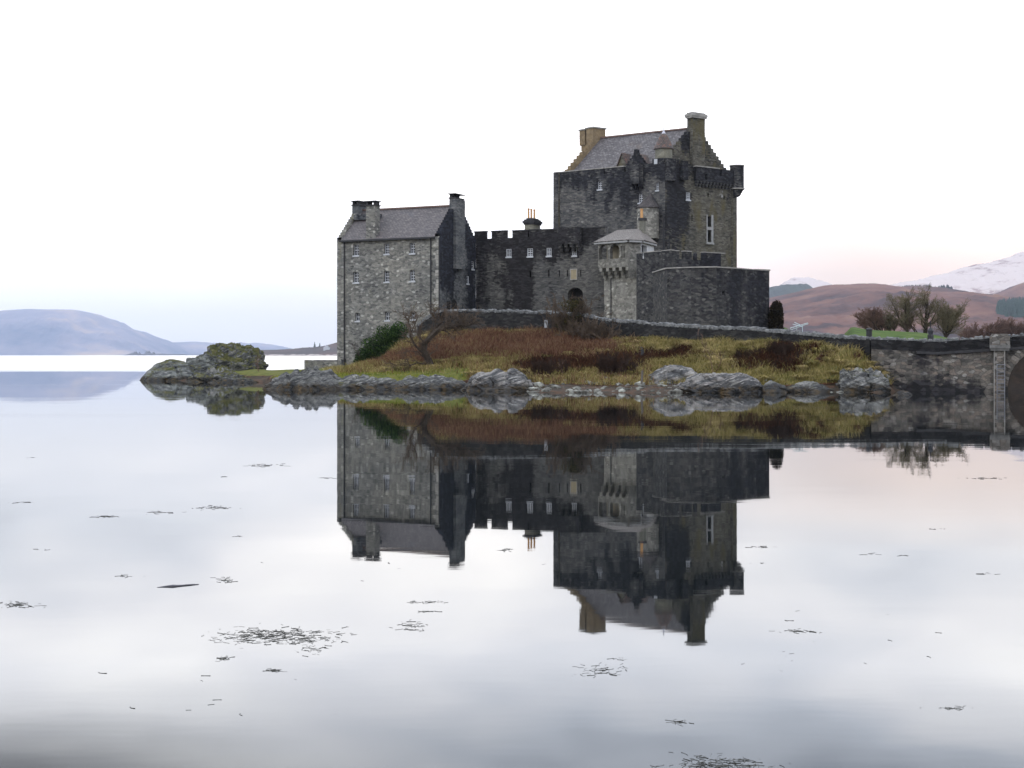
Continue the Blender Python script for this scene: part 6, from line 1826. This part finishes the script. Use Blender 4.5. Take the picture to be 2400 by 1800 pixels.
M['head'] = hill_mat('wooded_headland', [(0.3, (0.03, 0.028, 0.026)), (0.5, (0.065, 0.05, 0.045)), (0.75, (0.11, 0.06, 0.045))], .012)

hill('hill', 7000, [(-260, 742), (-150, 735), (0, 729), (65, 725), (181, 727), (203, 732), (231, 745), (250, 762), (289, 770), (344, 800), (376, 816), (389, 827), (396, 832.5)], 1, 'hazed_hill', .12, .2, .22)
hill('hill', 8300, [(350, 832), (362, 812), (398, 803), (452, 801), (506, 804), (560, 808), (615, 812), (640, 832.5)], 2, 'hazed_hill', .08, .1, .06)
hill('hill', 8500, [(520, 832), (545, 808), (563, 802), (580, 805), (600, 803), (640, 808), (673, 815), (720, 826), (760, 832.5)], 3, 'hazed_hill', .06, .1, .06)
hill('headland', 2300, [(560, 832.0), (585, 823), (610, 820), (640, 820), (687, 818), (710, 815), (734, 814), (760, 811), (788, 803), (830, 792), (900, 786), (1000, 800), (1040, 832)], 4, 'head', .05, .08, .08)
mb = MB()
bx = np.linspace(590, 800, 60)
bz2 = .6 + 5.0 * fbm(np.column_stack([bx * .12, bx * 0, bx * 0]), 3)
X = (bx - MID) * 3600 / FOC
mb.grid(np.stack([np.stack([X, X * 0 + 3597, X * 0 - 1], -1), np.stack([X, X * 0 + 3602, bz2], -1), np.stack([X, X * 0 + 3630, bz2 + .3], -1)], 1))
tag(mk('beach', mb, plain('pale_shingle', (0.34, 0.30, 0.28), .9, .5, .05)), kind='structure')

hill('moorland_hill', 2000, [(1180, 800), (1320, 785), (1480, 762), (1640, 735), (1740, 712), (1806, 699), (1858, 688), (1899, 677), (1945, 668), (1975, 669), (2012, 666), (2049, 671), (2087, 674.5), (2130, 671), (2159, 673), (2188, 679), (2229, 687), (2275, 696), (2300, 695), (2339, 700), (2400, 703), (2480, 706), (2600, 712)], 5, 'moor', .42, .2, .15, nx=320, nz=60)
hill('snow_mountain', 3200, [(2000, 720), (2040, 690), (2073, 674), (2110, 664), (2150, 658), (2185, 648), (2223, 641), (2255, 629), (2281, 621), (2310, 620), (2324, 616), (2350, 609), (2368, 603), (2388, 593), (2415, 590), (2500, 600), (2650, 640)], 6, 'snow', .22, .1, .08, nx=260, nz=50)
hill('snow_mountain', 4200, [(1790, 700), (1835, 664), (1850, 656), (1867, 650), (1880, 653), (1890, 650), (1915, 656), (1945, 665), (2000, 690)], 7, 'snow', .06, .1, .06, nx=90)
hill('brown_hill', 2600, [(2290, 706), (2324, 697), (2350, 688), (2375, 676), (2400, 663), (2440, 650), (2520, 640), (2640, 660)], 8, 'moor', .15, .2, .1, nx=90)
hill('forest_hill', 3000, [(1730, 712), (1770, 690), (1803, 674), (1825, 670), (1847, 667), (1870, 666.5), (1896, 666), (1900, 674), (1930, 690), (1960, 715)], 9, 'wood_far', .12, .2, .08, nx=90)
def cones(mb, spots, r):
    for px, py, Y, h_ in spots:
        X = (px - MID) * Y / FOC; z0 = CAM_H + (HOR - py) * Y / FOC
        for j in range(3):
            zb_ = z0 + h_ * (.0 + .28 * j); rad = h_ * (.24 - .065 * j)
            lathe(mb, (X, Y), [(rad, zb_), (rad * .5, zb_ + h_ * .22), (.02, zb_ + h_ * .46)], 6)
wr2 = random.Random(5)
mb = MB()
sp_ = []
for k in range(190):
    px = wr2.uniform(2085, 2232)
    top = np.interp(px, [2085, 2130, 2180, 2186, 2190, 2222, 2226, 2232], [676, 669, 668, 676, 672, 668, 674, 670])
    base = np.interp(px, [2087, 2159, 2188, 2229], [674.5, 673, 679, 687]) + 2
    Y = 2070 * FS + wr2.uniform(0, 60)
    h_ = (base - top + wr2.uniform(-1, 3)) * Y / FOC
    sp_.append((px, base, Y, max(3, h_)))
cones(mb, sp_, wr2)
tag(mk('conifer_wood', mb, M['wood_far']), kind='stuff')
mb = MB(); sp_ = []
for k in range(420):
    px = wr2.uniform(2335, 2440); py = wr2.uniform(714, 744)
    if ((px - 2400) / 66) ** 2 + ((py - 730) / 15) ** 2 > 1: continue
    sp_.append((px, py, 0, 5))
M['conif'] = plain('conifer_green', (0.022, 0.045, 0.038), .9, .3, .3)
# planted on the moor slope: find the slope height by ray from the moor mesh
bpy.context.view_layer.update()
moor = bpy.data.objects['moorland_hill']
def on_slope(px, py):
    o_ = Vector((0, 0, CAM_H)); d_ = Vector(((px - MID) / FOC, 1, (HOR - py) / FOC)).normalized()
    hit = moor.ray_cast(o_, d_)
    return hit[1] if hit[0] else None
mb = MB()
for px, py, _, h_ in sp_:
    hp = on_slope(px, py)
    if hp is None: continue
    for j in range(2):
        lathe(mb, (hp[0], hp[1]), [(5 - 1.6 * j, hp[2] - .5 + 5 * j), (.05, hp[2] + 11 + 5 * j)], 5)
tag(mk('plantation', mb, M['conif']), kind='stuff')
# two conifers and a white cottage on the headland
GC = 'conifers on the far headland'
for px, yt, yb, lab in ((737.5, 801.5, 815.5, 'taller left one of two dark conifers on the far headland'), (749.5, 803.5, 814.5, 'shorter right one of two dark conifers on the far headland')):
    Y = 3780; X = (px - MID) * Y / FOC
    z0, z1 = at(0, yb, Y)[2], at(0, yt, Y)[2]
    cf = root('conifer', (X, Y, z0), lab, 'tree', GC)
    mb = MB(); lathe(mb, (X, Y), [(.35, z0 - 2), (.2, z1 - 2)], 6); mk('trunk', mb, M['bark'], cf)
    mb = MB(); h_ = z1 - z0
    for j in range(6):
        zz = z0 + h_ * (.1 + .14 * j); rad = h_ * .30 * (1 - .14 * j)
        V = []
        for k in range(12):
            a_ = k * math.pi / 6; rr_ = rad * (1.0 if k % 2 else .68) * wr2.uniform(.8, 1.15)
            V.append((X + rr_ * math.cos(a_), Y + rr_ * math.sin(a_), zz - .03 * h_ * (k % 2)))
        V.append((X, Y, zz + h_ * .26))
        mb.add(V, t=[[k, (k + 1) % 12, 12] for k in range(12)])
    mk('crown', mb, M['conif'], cf)
Y = 3680; p = at(765, 819, Y)
ct = root('white_cottage', p, 'tiny white cottage on the far headland left of the castle', 'cottage')
mb = MB(); w_ = 7.6
mb.add([p + [-w_, 0, -3], p + [w_, 0, -3], p + [w_, 0, 5], p + [0, 0, 10.5], p + [-w_, 0, 5], p + [-w_, 15, -3], p + [w_, 15, -3], p + [w_, 15, 5], p + [0, 15, 10.5], p + [-w_, 15, 5]], [[0, 1, 2, 4], [1, 6, 7, 2], [5, 0, 4, 9], [6, 5, 9, 7]], [[4, 2, 3], [7, 9, 8]])
mk('wall', mb, M['paint'], ct)
mb = MB(); e_ = .8
mb.add([p + [-w_ - e_, -e_, 4.6], p + [0, -e_, 11.0], p + [0, 15 + e_, 11.0], p + [-w_ - e_, 15 + e_, 4.6], p + [w_ + e_, -e_, 4.6], p + [w_ + e_, 15 + e_, 4.6]], [[0, 1, 2, 3], [1, 4, 5, 2]])
mk('roof', mb, M['slate'], ct)

# ------------------------------------------------------------------ haze
def haze_mat():
    m, t, out = new_mat('haze')
    p = nd(t, 'ShaderNodeVolumePrincipled', {'Color': (0.74, 0.82, 1.0), 'Density': HAZE, 'Anisotropy': 0.55})
    t.links.new(p.outputs[0], out.inputs[1])
    return m
HAZE = 0.00005
mb = MB(); mb.box((0, 0, 0), (1, 0, 0), (0, 1, 0), UP, (-11800, 11800), (-120, 16000), (-6.0, 410))
tag(mk('haze', mb, haze_mat()), kind='stuff')
